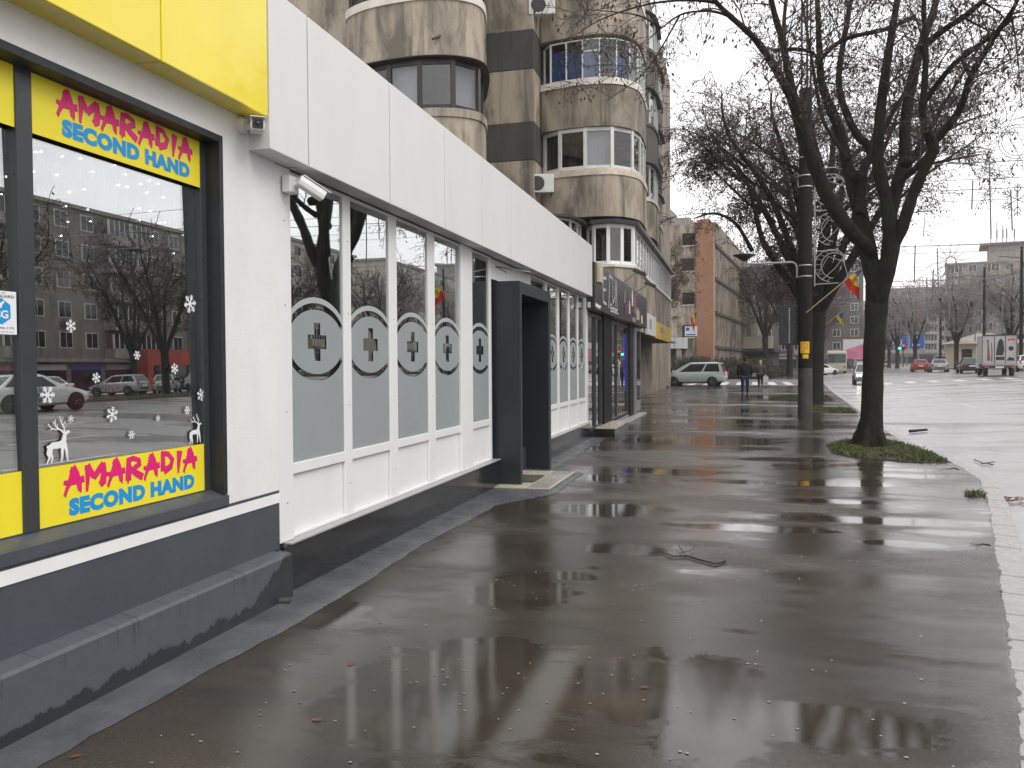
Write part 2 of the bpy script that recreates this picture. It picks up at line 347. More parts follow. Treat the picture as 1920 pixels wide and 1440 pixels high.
M_['tile'] = simple('cream_step_tile', (.52,.47,.37), .25, var=.08, scale=8); M_['mat'] = simple('brown_door_mat', (.065,.058,.05), .9, var=.3, scale=50, bump=.5, bscale=200)
M_['paint_line'] = simple('worn_road_marking', (.55,.55,.54), .45, var=.25, scale=7)
M_['signboard'] = simple('dark_signboard', (.035,.034,.037), .3); M_['signyellow'] = simple('yellow_signboard', (.70,.42,.02), .45, var=.05); M_['signwhite'] = simple('white_signboard', (.62,.63,.64), .45)
M_['purple'] = simple('purple_print', (.16,.02,.13), .4); M_['pinkprint'] = simple('pink_print', (.55,.10,.22), .4); M_['paleprint'] = simple('pale_green_print', (.5,.52,.38), .4); M_['mauve'] = simple('mauve_print', (.30,.26,.32), .4)
M_['blue_sign'] = simple('blue_road_sign', (.02,.10,.46), .4); M_['bill_pink'] = simple('pink_billboard', (.62,.18,.30), .5, var=.3, scale=.9); M_['red_shop'] = simple('red_shop_front', (.38,.05,.03), .5); M_['red_letters'] = simple('red_letters', (.60,.06,.03), .4)
M_['orange'] = simple('orange_canvas', (.62,.16,.03), .7); M_['lute'] = simple('brown_print', (.20,.09,.045), .5); M_['horn'] = simple('black_print', (.02,.02,.022), .5); M_['truck_white'] = simple('white_truck_box', (.44,.44,.44), .5, var=.08, scale=2, grime=.3)
t = NT('mossy_bark'); v = t.pos((7,7,1.3)); a = t.noise(v, 3.2, 6, .7, 1.2); b = t.noise(t.pos(), 2.2, 4)
c = t.ramp(a, [(.32,(.006,.005,.004)),(.55,(.021,.018,.014)),(.75,(.048,.042,.033))])
c = t.mix(t.math('MULTIPLY', t.ramp(b, [(.45,0.),(.7,1.)]), .55), c, (.024,.030,.012))
t.set(Base_Color=c, Roughness=.8, Specular_IOR_Level=.3); t.bump(a, 1., .09); M_['bark'] = t.m
t = NT('wet_stained_ledge'); g = t.noise(t.pos((1,1,1)), 16, 6, .7)
sx = t.n('ShaderNodeSeparateXYZ'); t.l(t.n('ShaderNodeNewGeometry').outputs['Position'], sx.inputs[0])
hz = t.math('ADD', sx.outputs[2], t.math('MULTIPLY', t.noise(t.pos((1,1,.5)), 9, 6, .7), -.16))
far = t.math('MULTIPLY', t.math('SUBTRACT', sx.outputs[1], 4.25), .55)
hz = t.math('SUBTRACT', hz, t.math('MAXIMUM', far, 0.))
wet = t.ramp(hz, [(0.,1.),(.012,0.)])
drip = t.ramp(t.noise(t.pos((1,13,.9)), 2.2, 5, .7), [(.57,0.),(.63,1.)])
top = t.ramp(sx.outputs[2], [(.17,0.),(.27,1.)])
c = t.mix(t.math('MULTIPLY', t.math('MULTIPLY', drip, top), .65), t.ramp(g, [(.3,(.072,.08,.092)),(.7,(.09,.098,.111))]), (.033,.036,.042))
c = t.mix(wet, c, (.028,.031,.036)); t.set(Base_Color=c, Roughness=t.mix(wet, .5, .2)); t.bump(g, .25, .008); M_['ledge'] = t.m

# ------------------------------------------------------------------ ground, road, kerb
KP = [(-1.2,-4),(.15,0),(1.05,3.6),(1.23,4.3),(1.75,6.45),(2.58,9.9),(2.95,11.7),(3.05,13.2),(2.95,16.2),(3.2,21),(3.63,27.7),(4.65,45),(8.53,99),(12.5,150),(21,260)]
def xk(y): return float(np.interp(y, [p[1] for p in KP], [p[0] for p in KP]))
def zroad(x, y): return -.09 + .045*max(0, x-xk(y)-1.5)
RS = 24.0
def sheet(ys, xfun0, xfun1, zf, nx):
    mb = MB(); vs = []; fs = []
    for y in ys:
        a, b = xfun0(y), xfun1(y)
        for i in range(nx+1):
            x = a+(b-a)*i/nx; vs.append((x, y, zf(x, y)))
    for j in range(len(ys)-1):
        for i in range(nx):
            k = j*(nx+1)+i; fs.append((k,k+1,k+nx+2,k+nx+1))
    return mb.add(vs, fs)
YS = list(np.concatenate([np.arange(-4,14,.5), np.arange(14,60,2), np.arange(60,270,10)]))
tag(MB().quad((-300,-60,-.35),(300,-60,-.35),(300,700,-.35),(-300,700,-.35)).build('ground', M_['ground']), kind='structure')
tag(sheet([y for y in YS if y <= 58]+[58.5], lambda y: -16., lambda y: xk(y)+.02, lambda x,y: 0., 6).build('sidewalk', M_['sidewalk']), kind='structure')
tag(sheet(YS, lambda y: xk(y)+.16, lambda y: RS+max(0,(y-60)*.06), zroad, 14).build('road', M_['road']), kind='structure')
tag(sheet([58.5,62,68,72,76], lambda y: -40., lambda y: xk(y)+.16, lambda x,y: -.055, 4).build('side_street', M_['road']), kind='structure')
tag(sheet([76,90,110,150,200,260], lambda y: -40., lambda y: xk(y), lambda x,y: .02, 4).build('far_pavement', M_['sidewalk']), kind='structure')
tag(sheet([-40,20,60,100,160,260], lambda y: RS+max(0,(y-60)*.06), lambda y: 130., lambda x,y: zroad(RS,min(y,60))+.03 if x<RS+40 else .75, 3).build('far_side_ground', M_['road']), kind='structure')
random.seed(3)
kerb = tag(bpy.data.objects.new('kerb', None), kind='structure'); COL.objects.link(kerb); kerb.location = (2.6, 10, 0)
ky = 1.0; kerb_rest = MB()
while ky < 110:
    ln = .5 if ky < 32 else 6.
    y0, y1 = ky+.012, ky+ln-.012
    d = np.array([xk(ky+ln)-xk(ky), ln]); d /= np.linalg.norm(d); nrm = np.array([d[1], -d[0]])
    dz = random.uniform(-.006,.006); sh = random.uniform(-.008,.008)
    p0 = np.array([xk(y0)+sh, y0]); p1 = np.array([xk(y1)+sh, y1]); q0 = p0+nrm*.20; q1 = p1+nrm*.20
    top = .003+dz*.5 if ky < 32 else .003
    vs = [(p0[0],p0[1],-.2),(q0[0],q0[1],-.2),(q1[0],q1[1],-.2),(p1[0],p1[1],-.2),(p0[0],p0[1],top),(q0[0],q0[1],top-.006),(q1[0],q1[1],top-.006),(p1[0],p1[1],top)]
    fs = [(4,5,6,7),(0,1,5,4),(1,2,6,5),(2,3,7,6),(3,0,4,7)]
    if ky < 32: MB().add(vs, fs).build('kerb_stone', M_['kerb'], kerb, True, bev=.012)
    else: kerb_rest.add(vs, fs)
    ky += ln
tag(kerb_rest.build('kerb_run', M_['kerb'], kerb, True), kind='stuff')
MB().add([(xk(y)+.04,y,-.03) for y in np.arange(1,32,.5)]+[(xk(y)+.19,y,-.03) for y in np.arange(1,32,.5)], [(i,62+i,63+i,i+1) for i in range(61)]).build('joint_bed', M_['seam'], kerb, True)
random.seed(31); ys=list(np.arange(1.5,14,.035)); vs=[]
for y in ys: vs+=[(xk(y)-.30,y,.0012),(xk(y)-.005,y,.0095),(xk(y)+.006+abs(random.gauss(0,.012))+.008*math.sin(y*5),y,.0095)]
tag(MB().add(vs,[f for i in range(len(ys)-1) for f in ((3*i,3*i+1,3*i+4,3*i+3),(3*i+1,3*i+2,3*i+5,3*i+4))]).build('ragged_asphalt_edge', M_['sidewalk']), kind='structure')
# kerb of the side street's far side and zebra bars
tag(B(-40,xk(76)-.1,75.9,76.1,-.1,.06).build('side_street_kerb', M_['kerb']), kind='structure')
def mark(name, pts, parent=None, dz=.006):
    return MB().add([(x,y,zroad(x,y)+dz if x > xk(y)+.2 else -.055+dz) for x,y in pts], [(0,1,2,3)]).build(name, M_['paint_line'], parent)
zeb = tag(bpy.data.objects.new('zebra_crossing', None), kind='structure'); COL.objects.link(zeb)
for i in range(8):
    x = -3.6+i*1.15; mark('zebra_bar', [(x,61.),(x+.55,61.),(x+.7,71),(x+.15,71)], zeb)
lm = tag(bpy.data.objects.new('lane_markings', None), kind='structure'); COL.objects.link(lm)
for (off,w) in ((3.6,.14),(7.2,.14),(10.8,.2)):
    for y in np.arange(8+off,140,9):
        x0 = xk(y)+off; x1 = xk(y+3)+off; mark('lane_dash', [(x0,y),(x0+w,y),(x1+w,y+3),(x1,y+3)], lm)
for i in range(9):
    x = 8+i*1.5; mark('crossing_bar', [(x,60),(x+.6,60),(x+.9,64),(x+.3,64)], lm)
# cement apron along the shops: thin wedge with an uneven outer edge
ys = list(np.arange(-3,16.6,.12)); vs = []; fs = []; random.seed(8)
for y in ys:
    o = -2.50 + .03*math.sin(y*1.7)+random.uniform(-.012,.012)
    if 8.4 < y < 11.6: o = -2.50 + (.46+random.uniform(-.02,.03))*min(1,(y-8.4)/1.0, (11.6-y)/.35)
    if y > 11.6: o = -2.56+random.uniform(-.03,.03)
    vs += [(-2.95,y,.028),(-2.72 if y<4.7 else -2.78,y,.024),(o-.05,y,.011),(o,y,.003)]
for j in range(len(ys)-1):
    for i in range(3): k=j*4+i; fs.append((k,k+1,k+5,k+4))
tag(MB().add(vs,fs,True).build('cement_apron', M_['apron']), kind='structure')
# grass around the trees
t = NT('winter_grass'); c = t.ramp(t.noise(t.pos(), 9, 4), [(.3,(.035,.055,.014)),(.5,(.065,.09,.022)),(.66,(.13,.11,.045))]); t.set(Base_Color=c, Roughness=.7); M_['grass'] = t.m
M_['soil'] = simple('dark_soil', (.03,.024,.018), .9, var=.3, scale=20, bump=.6)
def grass(name, poly, n, h, label, seed, z=.0):
    random.seed(seed); mb = MB(); P = np.array(poly); lo = P.min(0); hi = P.max(0)
    def inside(x,y):
        c=False; j=len(poly)-1
        for i in range(len(poly)):
            xi,yi=poly[i]; xj,yj=poly[j]
            if (yi>y)!=(yj>y) and x<(xj-xi)*(y-yi)/(yj-yi)+xi: c=not c
            j=i
        return c
    k=0
    while k<n:
        x=random.uniform(lo[0],hi[0]); y=random.uniform(lo[1],hi[1])
        if not inside(x,y) or math.sin(x*5.3+1.7*math.sin(y*3.1))*math.sin(y*4.1+seed)<-.45+.5*random.random()-.25: continue
        k+=1; a=random.uniform(0,2*pi); hh=h*random.uniform(.4,1.2); w=.006+h*.035; dx,dy=math.cos(a)*w,math.sin(a)*w; bx,by=random.gauss(0,h*.45),random.gauss(0,h*.45)
        mb.add([(x-dx,y-dy,z),(x+dx,y+dy,z),(x+bx*.5+dx*.6,y+by*.5+dy*.6,z+hh*.6),(x+bx,y+by,z+hh)],[(0,1,2),(0,2,3)])
    o = tag(mb.build(name, M_['grass']), label, 'grass', kind='stuff')
    cc=P.mean(0); mb = MB(); mb.prism([(cc[0]+(p[0]-cc[0])*1.06,cc[1]+(p[1]-cc[1])*1.06) for p in poly], z-.05, z+.010); s=mb.build('soil', M_['soil'], o); return o
g = grass('grass', [(1.55,14.7),(1.75,14.1),(2.4,13.6),(3.02,13.55),(3.05,14.6),(2.95,16.2),(2.75,17.1),(2.0,16.9),(1.6,16.0)], 8500, .07, 'patch of short grass round the nearest trunk', 1)
random.seed(77); mb=MB()
for i in range(170):
    a=random.random()*6.3; r_=random.uniform(.2,1.0)**.8; x=2.35+r_*.85*math.cos(a); y=15.4+r_*1.6*math.sin(a); h=random.uniform(.02,.04); b=random.random()*6; tz=random.uniform(.02,.05)
    mb.add([(x+h*math.cos(b+k*pi/2)*(1 if k%2 else .6),y+h*math.sin(b+k*pi/2)*(1 if k%2 else .6),tz+random.uniform(-.008,.012)) for k in range(4)],[(0,1,2,3)])
tag(mb.build('leaf_litter', M_['leaf_red']), 'brown leaf litter scattered in the nearest grass patch', 'litter', kind='stuff')
grass('grass', [(2.0,26.6),(3.4,26.4),(3.5,28.6),(2.2,29.2)], 3000, .09, 'grass strip at the second tree by the pole', 2)
grass('grass', [(1.3,35.5),(3.6,34.5),(3.9,40),(1.6,39)], 3500, .09, 'grass strip behind the concrete pole', 5)
grass('grass', [(-7.5,52),(-4.2,52.2),(-4.4,54.5),(-7.5,54.5)], 2500, .16, 'ragged grass beside the silver minivan', 6)
grass('grass', [(25,20),(31,20),(31,80),(25,80)], 9000, .18, 'rough grass verge across the road', 7, z=.80)
# litter
random.seed(12); mb = MB()
for i in range(300):
    y = 2.6+13*random.random()**1.4; x = random.uniform(-2.35, xk(y)-.15); 
    if random.random()<.35: x = random.uniform(-2.4,-.2); y=random.uniform(2.8,6)
    r = random.uniform(.004,.010); n=7; a0=random.random()*6; e=random.uniform(.6,1)
    vs=[(x+math.cos(a0+2*pi*k/n)*r*random.uniform(.7,1.1), y+math.sin(a0+2*pi*k/n)*r*e*random.uniform(.7,1.1), .0035) for k in range(n)]
    mb.add(vs+[(x,y,.006)], [(k,(k+1)%n,n) for k in range(n)])
tag(mb.build('chewing_gum_spots', M_['gum']), 'pale trodden chewing gum spots over the wet pavement', 'litter', kind='stuff')
def leaf(u, v, L, a, label, m='leaf_red'):
    p = G(u,v); mb = MB(); c,s = math.cos(a),math.sin(a); vs=[]
    for (x,y,z) in [(-.5,0,.002),(-.2,.22,.012),(.2,.2,.018),(.5,0,.006),(.2,-.2,.006),(-.2,-.22,.004),(.8,.02,.012),(.0,0,.008)]:
        vs.append((L*(x*c-y*s), L*(x*s+y*c), z*L*6+.003))
    mb.add(vs,[(0,7,1),(1,7,2),(2,7,3),(3,7,4),(4,7,5),(5,7,0)])
    ML = Matrix.Translation(p); mb2=MB(); mb2.tube([Vector(vs[3]),Vector(vs[6])],.0015,4)
    o = mb.build('fallen_leaf', M_[m]); o.location = p; tag(o,label,'leaf','fallen leaves on the wet pavement'); mb2.build('stalk', M_[m], o); return o
leaf(595,1351,.05,.4,'reddish leaf nearest the camera at the bottom of the picture')
leaf(657,1247,.045,1.0,'reddish leaf in the middle of the near pavement')
leaf(1208,1290,.045,.2,'brown leaf by the pale sky reflection')
leaf(475,1195,.06,.3,'red leaf lying on the cement apron')
leaf(140,1420,.05,.6,'brown leaf at the apron edge in the bottom left corner')
leaf(1095,1000,.05,2.,'small leaf behind the puddle')
# fallen branch
def branch(name, pts, r0, subs, label):
    P = [G(u,v)+np.array([0,0,.012]) for u,v in pts]; o0 = P[0].copy(); mb = MB()
    mb.tube([p-o0 for p in P], list(np.linspace(r0,r0*.4,len(P))), 6)
    for sp in subs: mb.tube([G(u,v)+np.array([0,0,.012+.012*i])-o0 for i,(u,v) in enumerate(sp)], list(np.linspace(r0*.45,r0*.2,len(sp))), 5)
    o = mb.build(name, M_['twig']); o.location = o0; return tag(o, label, 'branch')
branch('fallen_branch', [(1360,1055),(1341,1060),(1310,1052),(1288,1045),(1262,1046),(1240,1037),(1216,1040)], .009, [[(1262,1046),(1245,1044),(1225,1040)],[(1288,1045),(1275,1033),(1271,1026)],[(1275,1040),(1300,1036),(1303,1030)]], 'broken branch lying by the small puddle')
branch('fallen_branch', [(1798,882),(1790,879),(1775,880),(1760,880)], .006, [[(1790,879),(1786,876)],[(1780,880),(1786,883)]], 'twig with seeds lying at the kerb corner')
branch('fallen_branch', [(1857,1025),(1842,1022),(1832,1024),(1818,1022)], .005, [[(1842,1022),(1826,1029)]], 'thin forked twig on the pavement beside the kerb')
def road_pt(u,v): return G(u,v,-.08)
mb = MB()
for a,b in (((1840,872),(1865,868)),((1846,872),(1826,864)),((1848,870),(1862,874))): mb.tube([road_pt(*a)+[0,0,.02],road_pt(*b)+[0,0,.02]],.008,5)
tag(mb.build('fallen_branch', M_['twig']), 'crooked twig lying out on the road', 'branch')
mb = MB(); mb.tube([road_pt(1706,812)+[0,0,.04],road_pt(1738,809)+[0,0,.04]],[.035,.025],7); tag(mb.build('fallen_branch', M_['bark']), 'short dark stick on the road behind the nearest tree', 'branch')
mb = MB(); random.seed(5); p = road_pt(1895,940)
for i in range(60):
    c = p+np.array([random.gauss(0,.12),random.gauss(0,.10),.01+random.random()*.03]); a=random.random()*6; s=.035
    mb.add([(c[0]+s*math.cos(a+k*pi/2), c[1]+s*.6*math.sin(a+k*pi/2), c[2]+random.uniform(-.01,.015)) for k in range(4)],[(0,1,2,3)])
tag(mb.build('leaf_litter', M_['leaf_red']), 'sodden brown leaf heap in the gutter', 'litter', kind='stuff')
grass('grass', [(2.44,10.15),(2.62,10.1),(2.66,10.4),(2.5,10.42)], 140, .07, 'small green weed growing at the kerb joint', 9)
# ------------------------------------------------------------------ second hand shop
WX = -2.85
shop = thing('second_hand_shop', 'white rendered second hand shop with yellow fascia and grey plinth', 'shop', (-4,2,0))
s = lambda mb,n,m,bev=0,par=None: mb.build(n, M_[m], par or shop, par is None, bev=bev)
O0, O1, OZ0, OZ1 = .9, 4.18, .765, 2.80      # window opening
s(B(WX-.25,WX,O1+.003,4.74,.70,3.0).box(WX-.25,WX,-2,O0-.003,.70,3.0).box(WX-.25,WX,O0-.0025,O1+.0025,OZ1+.003,3.0),'wall','stucco',.004)
s(B(WX-.25,WX-.002,-2,4.74,0,.76),'plinth','plinth')
s(B(WX-.01,WX+.003,-2,4.741,.622,.683),'painted_stripe','stripe')
# lower ledge with sloped top
mb = MB(); P=[(-2.95,0),(-2.75,0),(-2.752,.292),(-2.765,.306),(-2.86,.325),(-2.95,.325)]
mb.prism(P, -2, 4.72, M=Matrix(((1,0,0,0),(0,0,1,0),(0,1,0,0),(0,0,0,1)))); s(mb,'ledge','ledge',.003)
# reveal of the opening
r = MB(); r.box(-2.98,WX+.002,O1-.035,O1,OZ0,OZ1).box(-2.98,WX+.002,O0,O0+.035,OZ0,OZ1).box(-2.98,WX+.0015,O0,O1,OZ1-.02,OZ1+.02)
s(r,'reveal','black_reveal',.003)
mb = MB(); mb.prism([(-2.98,.70),(-2.84,.70),(-2.84,.755),(-2.98,.80)], O0, O1, M=Matrix(((1,0,0,0),(0,0,1,0),(0,1,0,0),(0,0,0,1)))); s(mb,'sill','plinth')
win = s(MB().box(-2.99,-2.935,2.845,2.93,.79,2.79).box(-2.99,-2.94,O0+.03,O1-.03,.765,.795).box(-2.99,-2.94,O0+.03,O1-.03,2.775,2.80).box(-2.99,-2.94,O1-.085,O1-.03,.79,2.78).box(-2.99,-2.94,O0+.03,O0+.08,.79,2.78),'window','anthracite',.003)
for a,b in ((.98,2.845),(2.93,4.095)):
    MB().add([(x+(-.034 if k>3 else 0),y,z) for k,(x,y,z) in enumerate(((-2.952,a-.004,.785),(-2.945,a-.004,.785),(-2.945,b+.004,.785),(-2.952,b+.004,.785),(-2.952,a-.004,2.785),(-2.945,a-.004,2.785),(-2.945,b+.004,2.785),(-2.952,b+.004,2.785)))],[(0,3,2,1),(4,5,6,7),(0,1,5,4),(1,2,6,5),(2,3,7,6),(3,0,4,7)]).build('pane', M_['glass'], win)
    for z0,z1 in ((.79,1.06),(2.515,2.78)):
        MB().quad((-2.9435,a,z0),(-2.9435,b+.004,z0),(-2.9435,b+.004,z1),(-2.9435,a,z1)).build('film_band', M_['yellow_film'], win)
# lettering on the two bands of the near pane (read from the street)
LET = {'A':(.86,[([(.02,-.16),(.16,.18),(.33,.62),(.44,.98)],.05,.20),([(.36,1.0),(.52,.7),(.63,.3),(.66,-.02)],.22,.13),([(.0,.40),(.3,.36),(.85,.44)],.09,.16),([(.66,.02),(.70,-.14)],.10,.03),([(.10,.05),(.06,-.22)],.08,.03)]),
 'M':(1.0,[([(.10,-.18),(.14,.4),(.16,.98)],.06,.20),([(.12,.95),(.3,.62),(.42,.42)],.2,.14),([(.40,.36),(.62,.66),(.86,.92)],.13,.2),([(.82,.98),(.86,.5),(.80,.06)],.16,.22),([(.86,.2),(.68,.0)],.2,.16)]),
 'R':(.92,[([(.14,-.02),(.16,.5),(.18,.98)],.20,.16),([(.08,.92),(.4,1.0),(.72,.84),(.74,.68),(.44,.52)],.12,.14),([(.24,.54),(.5,.28),(.86,.02)],.14,.2),([(.14,.06),(.12,-.16)],.10,.03)]),
 'D':(.86,[([(.16,.05),(.18,.5),(.16,1.0)],.19,.15),([(.08,.96),(.46,.88),(.70,.56),(.60,.22),(.22,.04)],.12,.2),([(.3,.06),(.28,-.12)],.09,.03)]),
 'I':(.45,[([(.16,-.14),(.20,.4),(.26,1.0)],.05,.24)])}
def amaradia(y0, z0, w, h, parent):
    tot = sum(LET[c][0] for c in 'AMARADIA'); k = w/tot; y = y0; mb = MB(); sh = MB()
    for i,c in enumerate('AMARADIA'):
        st = [([(p[0]*k+y, p[1]*h+z0+((i*37)%3-1)*h*.03) for p in pts], a*k*1.4, b*k*1.3) for pts,a,b in LET[c][1]]
        ribbons(mb, st, FX(-2.9420,0,0), .00012, .0)
        ribbons(sh, [([(q[0]+.003,q[1]-.003) for q in pts],a,b) for pts,a,b in st], FX(-2.9430,0,0), .00006, 0)
        y += LET[c][0]*k
    sh.build('lettering_shadow', M_['magenta_dark'], parent); return mb.build('lettering', M_['magenta'], parent)
def second_hand(y0, z0, w, h, parent):
    mb = MB(); text_mb(mb, 'SECOND HAND', FX(-2.9425,y0,z0), h, w, .075, .0, 1.10); return mb.build('lettering', M_['cyan'], parent)
amaradia(3.07,2.655,.96,.105,win); second_hand(3.10,2.545,.905,.082,win)
amaradia(3.07,.94,.96,.105,win); second_hand(3.10,.82,.905,.082,win)
# dim room behind
room = s(MB().quad((-5.2,-1,.55),(-3.0,-1,.55),(-3.0,4.6,.55),(-5.2,4.6,.55)).quad((-5.2,-1,.5),(-5.2,4.6,.5),(-5.2,4.6,3),(-5.2,-1,3)).quad((-5.2,4.6,.5),(-2.99,4.6,.5),(-2.99,4.6,3),(-5.2,4.6,3)).quad((-5.2,-1,.5),(-5.2,-1,3),(-2.99,-1,3),(-2.99,-1,.5)).quad((-5.2,-1,2.95),(-5.2,4.6,2.95),(-2.99,4.6,2.95),(-2.99,-1,2.95)),'room','dark_in')
# yellow fascia panels
ye = [(-2,.3),(.3,1.9),(1.9,3.475),(3.475,4.425)]
for a,b in ye:
    p = MB(); p.box(-2.95,-2.70,a+.004,b-.004,2.985,4.4); s(p,'fascia_panel','yellow',.006)
s(B(-2.94,-2.715,-2,4.42,3.0,4.35),'fascia_backing','seam')
s(B(-12,-2.95,-2,4.73,3.0,3.3).box(-12,-3.1,-2,-1.8,0,3.0).box(-12,-11.8,-2,4.73,0,3.0),'roof','far_grey')
# stickers
def snowflake(y, z, r, lab, ang=.2, full=False):
    o = thing('snowflake_sticker', lab, 'sticker', (-2.9425,y,z), 0, 'snowflake stickers on the shop window'); st = []
    for k in range(6):
        a = ang+k*pi/3; c,s_ = math.cos(a),math.sin(a)
        st.append(([(0,0),(c*r,s_*r)], r*.2, r*.14))
        for q,l in ((.5,.38),(.78,.26)) if full or r>.02 else ((.6,.32),):
            for e in (.9,-.9):
                st.append(([(c*r*q,s_*r*q),(c*r*q+math.cos(a+e)*r*l, s_*r*q+math.sin(a+e)*r*l)], r*.15, r*.09))
    ribbons(MB(), st, FX(0,0,0), .00003, 0).build('snowflake', M_['white_sticker'], o)
SF = [(3.99,1.85,.052,'largest white snowflake sticker, top right of the shop window'),(3.13,1.69,.030,'snowflake sticker near the left post, alone at chest height'),(3.56,1.56,.024,'snowflake sticker in the middle of the window, over the dark reflected trunk'),(3.28,1.45,.026,'snowflake sticker just above the reflected silver hatchback'),(3.85,1.49,.030,'snowflake sticker above the reflected white car at right'),(2.99,1.38,.040,'big snowflake sticker nearest the left post above the larger deer'),(3.38,1.27,.038,'big snowflake sticker low in the middle of the window'),(4.075,1.34,.036,'snowflake sticker touching the right frame'),(3.95,1.26,.024,'small snowflake sticker above the small deer antlers'),(3.12,1.265,.018,'tiny snowflake sticker beside the larger deer antlers'),(3.71,1.23,.018,'tiny snowflake sticker right of the lower middle'),(3.51,1.16,.023,'lowest snowflake sticker, just above the yellow band')]
for i,(y,z,r,lab) in enumerate(SF): snowflake(y,z,r,lab,.2+i*.37,i==0)
def reindeer(y, z, k, lab):
    o = thing('reindeer_sticker', lab, 'sticker', (-2.9425,y,z), 0, 'reindeer stickers on the shop window')
    S = [([(.18,.42),(.3,.50),(.55,.50),(.72,.54)],.17,.22),([(.70,.52),(.74,.68),(.76,.80)],.20,.12),([(.74,.78),(.86,.85),(.95,.86)],.13,.06),([(.72,.84),(.64,.88)],.06,.02),
         ([(.2,.45),(.14,.28),(.20,.16),(.10,-.0)],.15,.035),([(.26,.45),(.24,.28),(.3,.15),(.26,0)],.13,.035),([(.68,.5),(.66,.3),(.66,.16),(.62,.0)],.13,.035),([(.76,.52),(.82,.3),(.84,.16),(.86,.0)],.13,.035),([(.16,.5),(.09,.46)],.08,.03),
         ([(.74,.86),(.62,.92),(.46,1.02),(.34,1.2)],.05,.025),([(.56,.96),(.42,.96),(.26,1.02),(.16,1.14)],.035,.02),([(.48,1.0),(.5,1.12)],.03,.015),([(.40,1.08),(.44,1.26)],.03,.015),([(.34,.98),(.2,.96)],.03,.015),([(.76,.86),(.74,.98),(.64,1.14),(.58,1.34)],.045,.02),([(.70,1.06),(.80,1.18)],.03,.012),([(.64,1.14),(.70,1.3)],.03,.012),([(.73,.98),(.84,1.06)],.03,.012)]
    ribbons(MB(), [([(p[0]*k,p[1]*k) for p in pts],a*k,b*k) for pts,a,b in S], FX(0,0,0), .00003, 0).build('reindeer', M_['white_sticker'], o)
reindeer(2.965,1.075,.155,'larger white reindeer sticker beside the window post'); reindeer(3.955,1.07,.125,'small white reindeer sticker at the right corner of the window')
g = thing('security_sticker', 'white security company sticker with a blue hexagon on the left pane', 'sticker', (-2.9425,2.73,1.73))
B(-.0005,.0005,-.09,.105,-.09,.09).build('paper', M_['white_sticker'], g)
MB().prism([(.052*math.sin(k*pi/3),.056*math.cos(k*pi/3)+.005) for k in range(6)][::-1],.0006,.0009,M=FX(0,.03,0)).build('hexagon', M_['cyan'], g)
mb = MB(); text_mb(mb,'SG',FX(.001,.002,-.024),.034,.062,.03,0); ribbons(mb,[([(.022,.022),(.03,.035),(.045,.048)],.02,.006)],FX(.001,0,0),0,0); mb.build('letters', M_['white_sticker'], g)
for nm,tx,y_,z_,h_,w_,b_ in (('company_name','STAR GUARD',-.05,.062,.012,.145,.02),('heading','MONITORIZAT DE',-.07,.079,.006,.12,0),('phone_number','0235.446.170',-.05,-.068,.009,.14,.01),('web_address','www.guard.ro',-.05,-.083,.006,.14,.01)):
    text_mb(MB(),tx,FX(.001,y_,z_),h_,w_,b_,0).build(nm, M_['black_plastic'], g)
# fairy lights, mannequins and clothes inside
fl = thing('fairy_lights', 'string of tiny lit bulbs hanging inside the shop window', 'lights', (-3.35,3.4,2.4)); random.seed(21)
FLP = [(188,287),(196,284),(325,293)]
bm = MB().ball((0,0,0),.0045,8).mesh('bulb', M_['bulb'])
zx = [(68,285),(78,284),(118,293),(152,297),(64,322),(107,328),(175,322),(216,310),(236,327),(223,347),(239,350),(265,345),(281,338),(298,344),(130,360),(158,355),(276,361),(124,387),(165,393),(115,442),(128,416),(170,415),(262,391),(300,418),(326,475),(307,370),(262,413),(309,417),(286,443),(283,396),(12,331),(3,364)]
strand = MB()
for i,(u,v) in enumerate(zx):
    p = PX(u,v,-3.30-.25*random.random()); o = link('bulb', bm, fl, True); o.location = p
    q = PX(*zx[(i*7+3)%len(zx)],-3.4)
for u in range(60,340,22): strand.tube([PX(u,265,-3.42),PX(u+4,350,-3.42),PX(u,430,-3.42)],.0008,3)
strand.build('cable', M_['dark_metal'], fl, True)
def mannequin(x,y,lab,dress,scarf,hat):
    o = thing('mannequin', lab, 'mannequin', (x,y,.55))
    MB().lathe([(.14,0),(.15,.02),(.02,.03),(.018,.5)],n=14).build('stand', M_['chrome'], o)
    body = MB(); body.lathe([(.05,.45),(.16,.5),(.17,.62),(.12,.82),(.15,.98),(.17,1.08),(.09,1.16),(.045,1.18),(.04,1.24)],n=16).ball((0,0,1.36),.10,12,sq=(.8,.95,1.2))
    body.build('body', M_['mannequin'], o)
    MB().lathe([(.30,.15),(.26,.4),(.2,.62),(.135,.84),(.165,1.0),(.18,1.08),(.1,1.155)],n=22,cap=False).build('dress', M_[dress], o)
    if scarf: MB().tube([(.14*math.cos(a),.16*math.sin(a),1.17+.02*math.sin(3*a)) for a in np.linspace(0,2*pi,14)],.07,8).tube([(.15,.1,1.15),(.2,.12,.95),(.2,.12,.7)],[.06,.07,.075],8).build('scarf', M_['scarf_red'], o)
    if hat: MB().lathe([(.17,1.40),(.165,1.42),(.11,1.43),(.10,1.52),(.05,1.57)],n=18).build('hat', M_['hat_yellow'], o)
mannequin(-3.9,4.15,'mannequin in a yellow hat and red scarf inside the shop','scarf_red',True,True)
mannequin(-3.75,3.45,'mannequin in a pale green dress near the window post','dress',False,False)
mb = MB(); mb.box(-4.6,-4.58,2,4.4,2.0,2.02); rk = thing('clothes_rail','rail of hanging clothes at the back of the shop','clothes rail',(-4.6,3,.55)); mb.build('rail', M_['chrome'], rk, True)
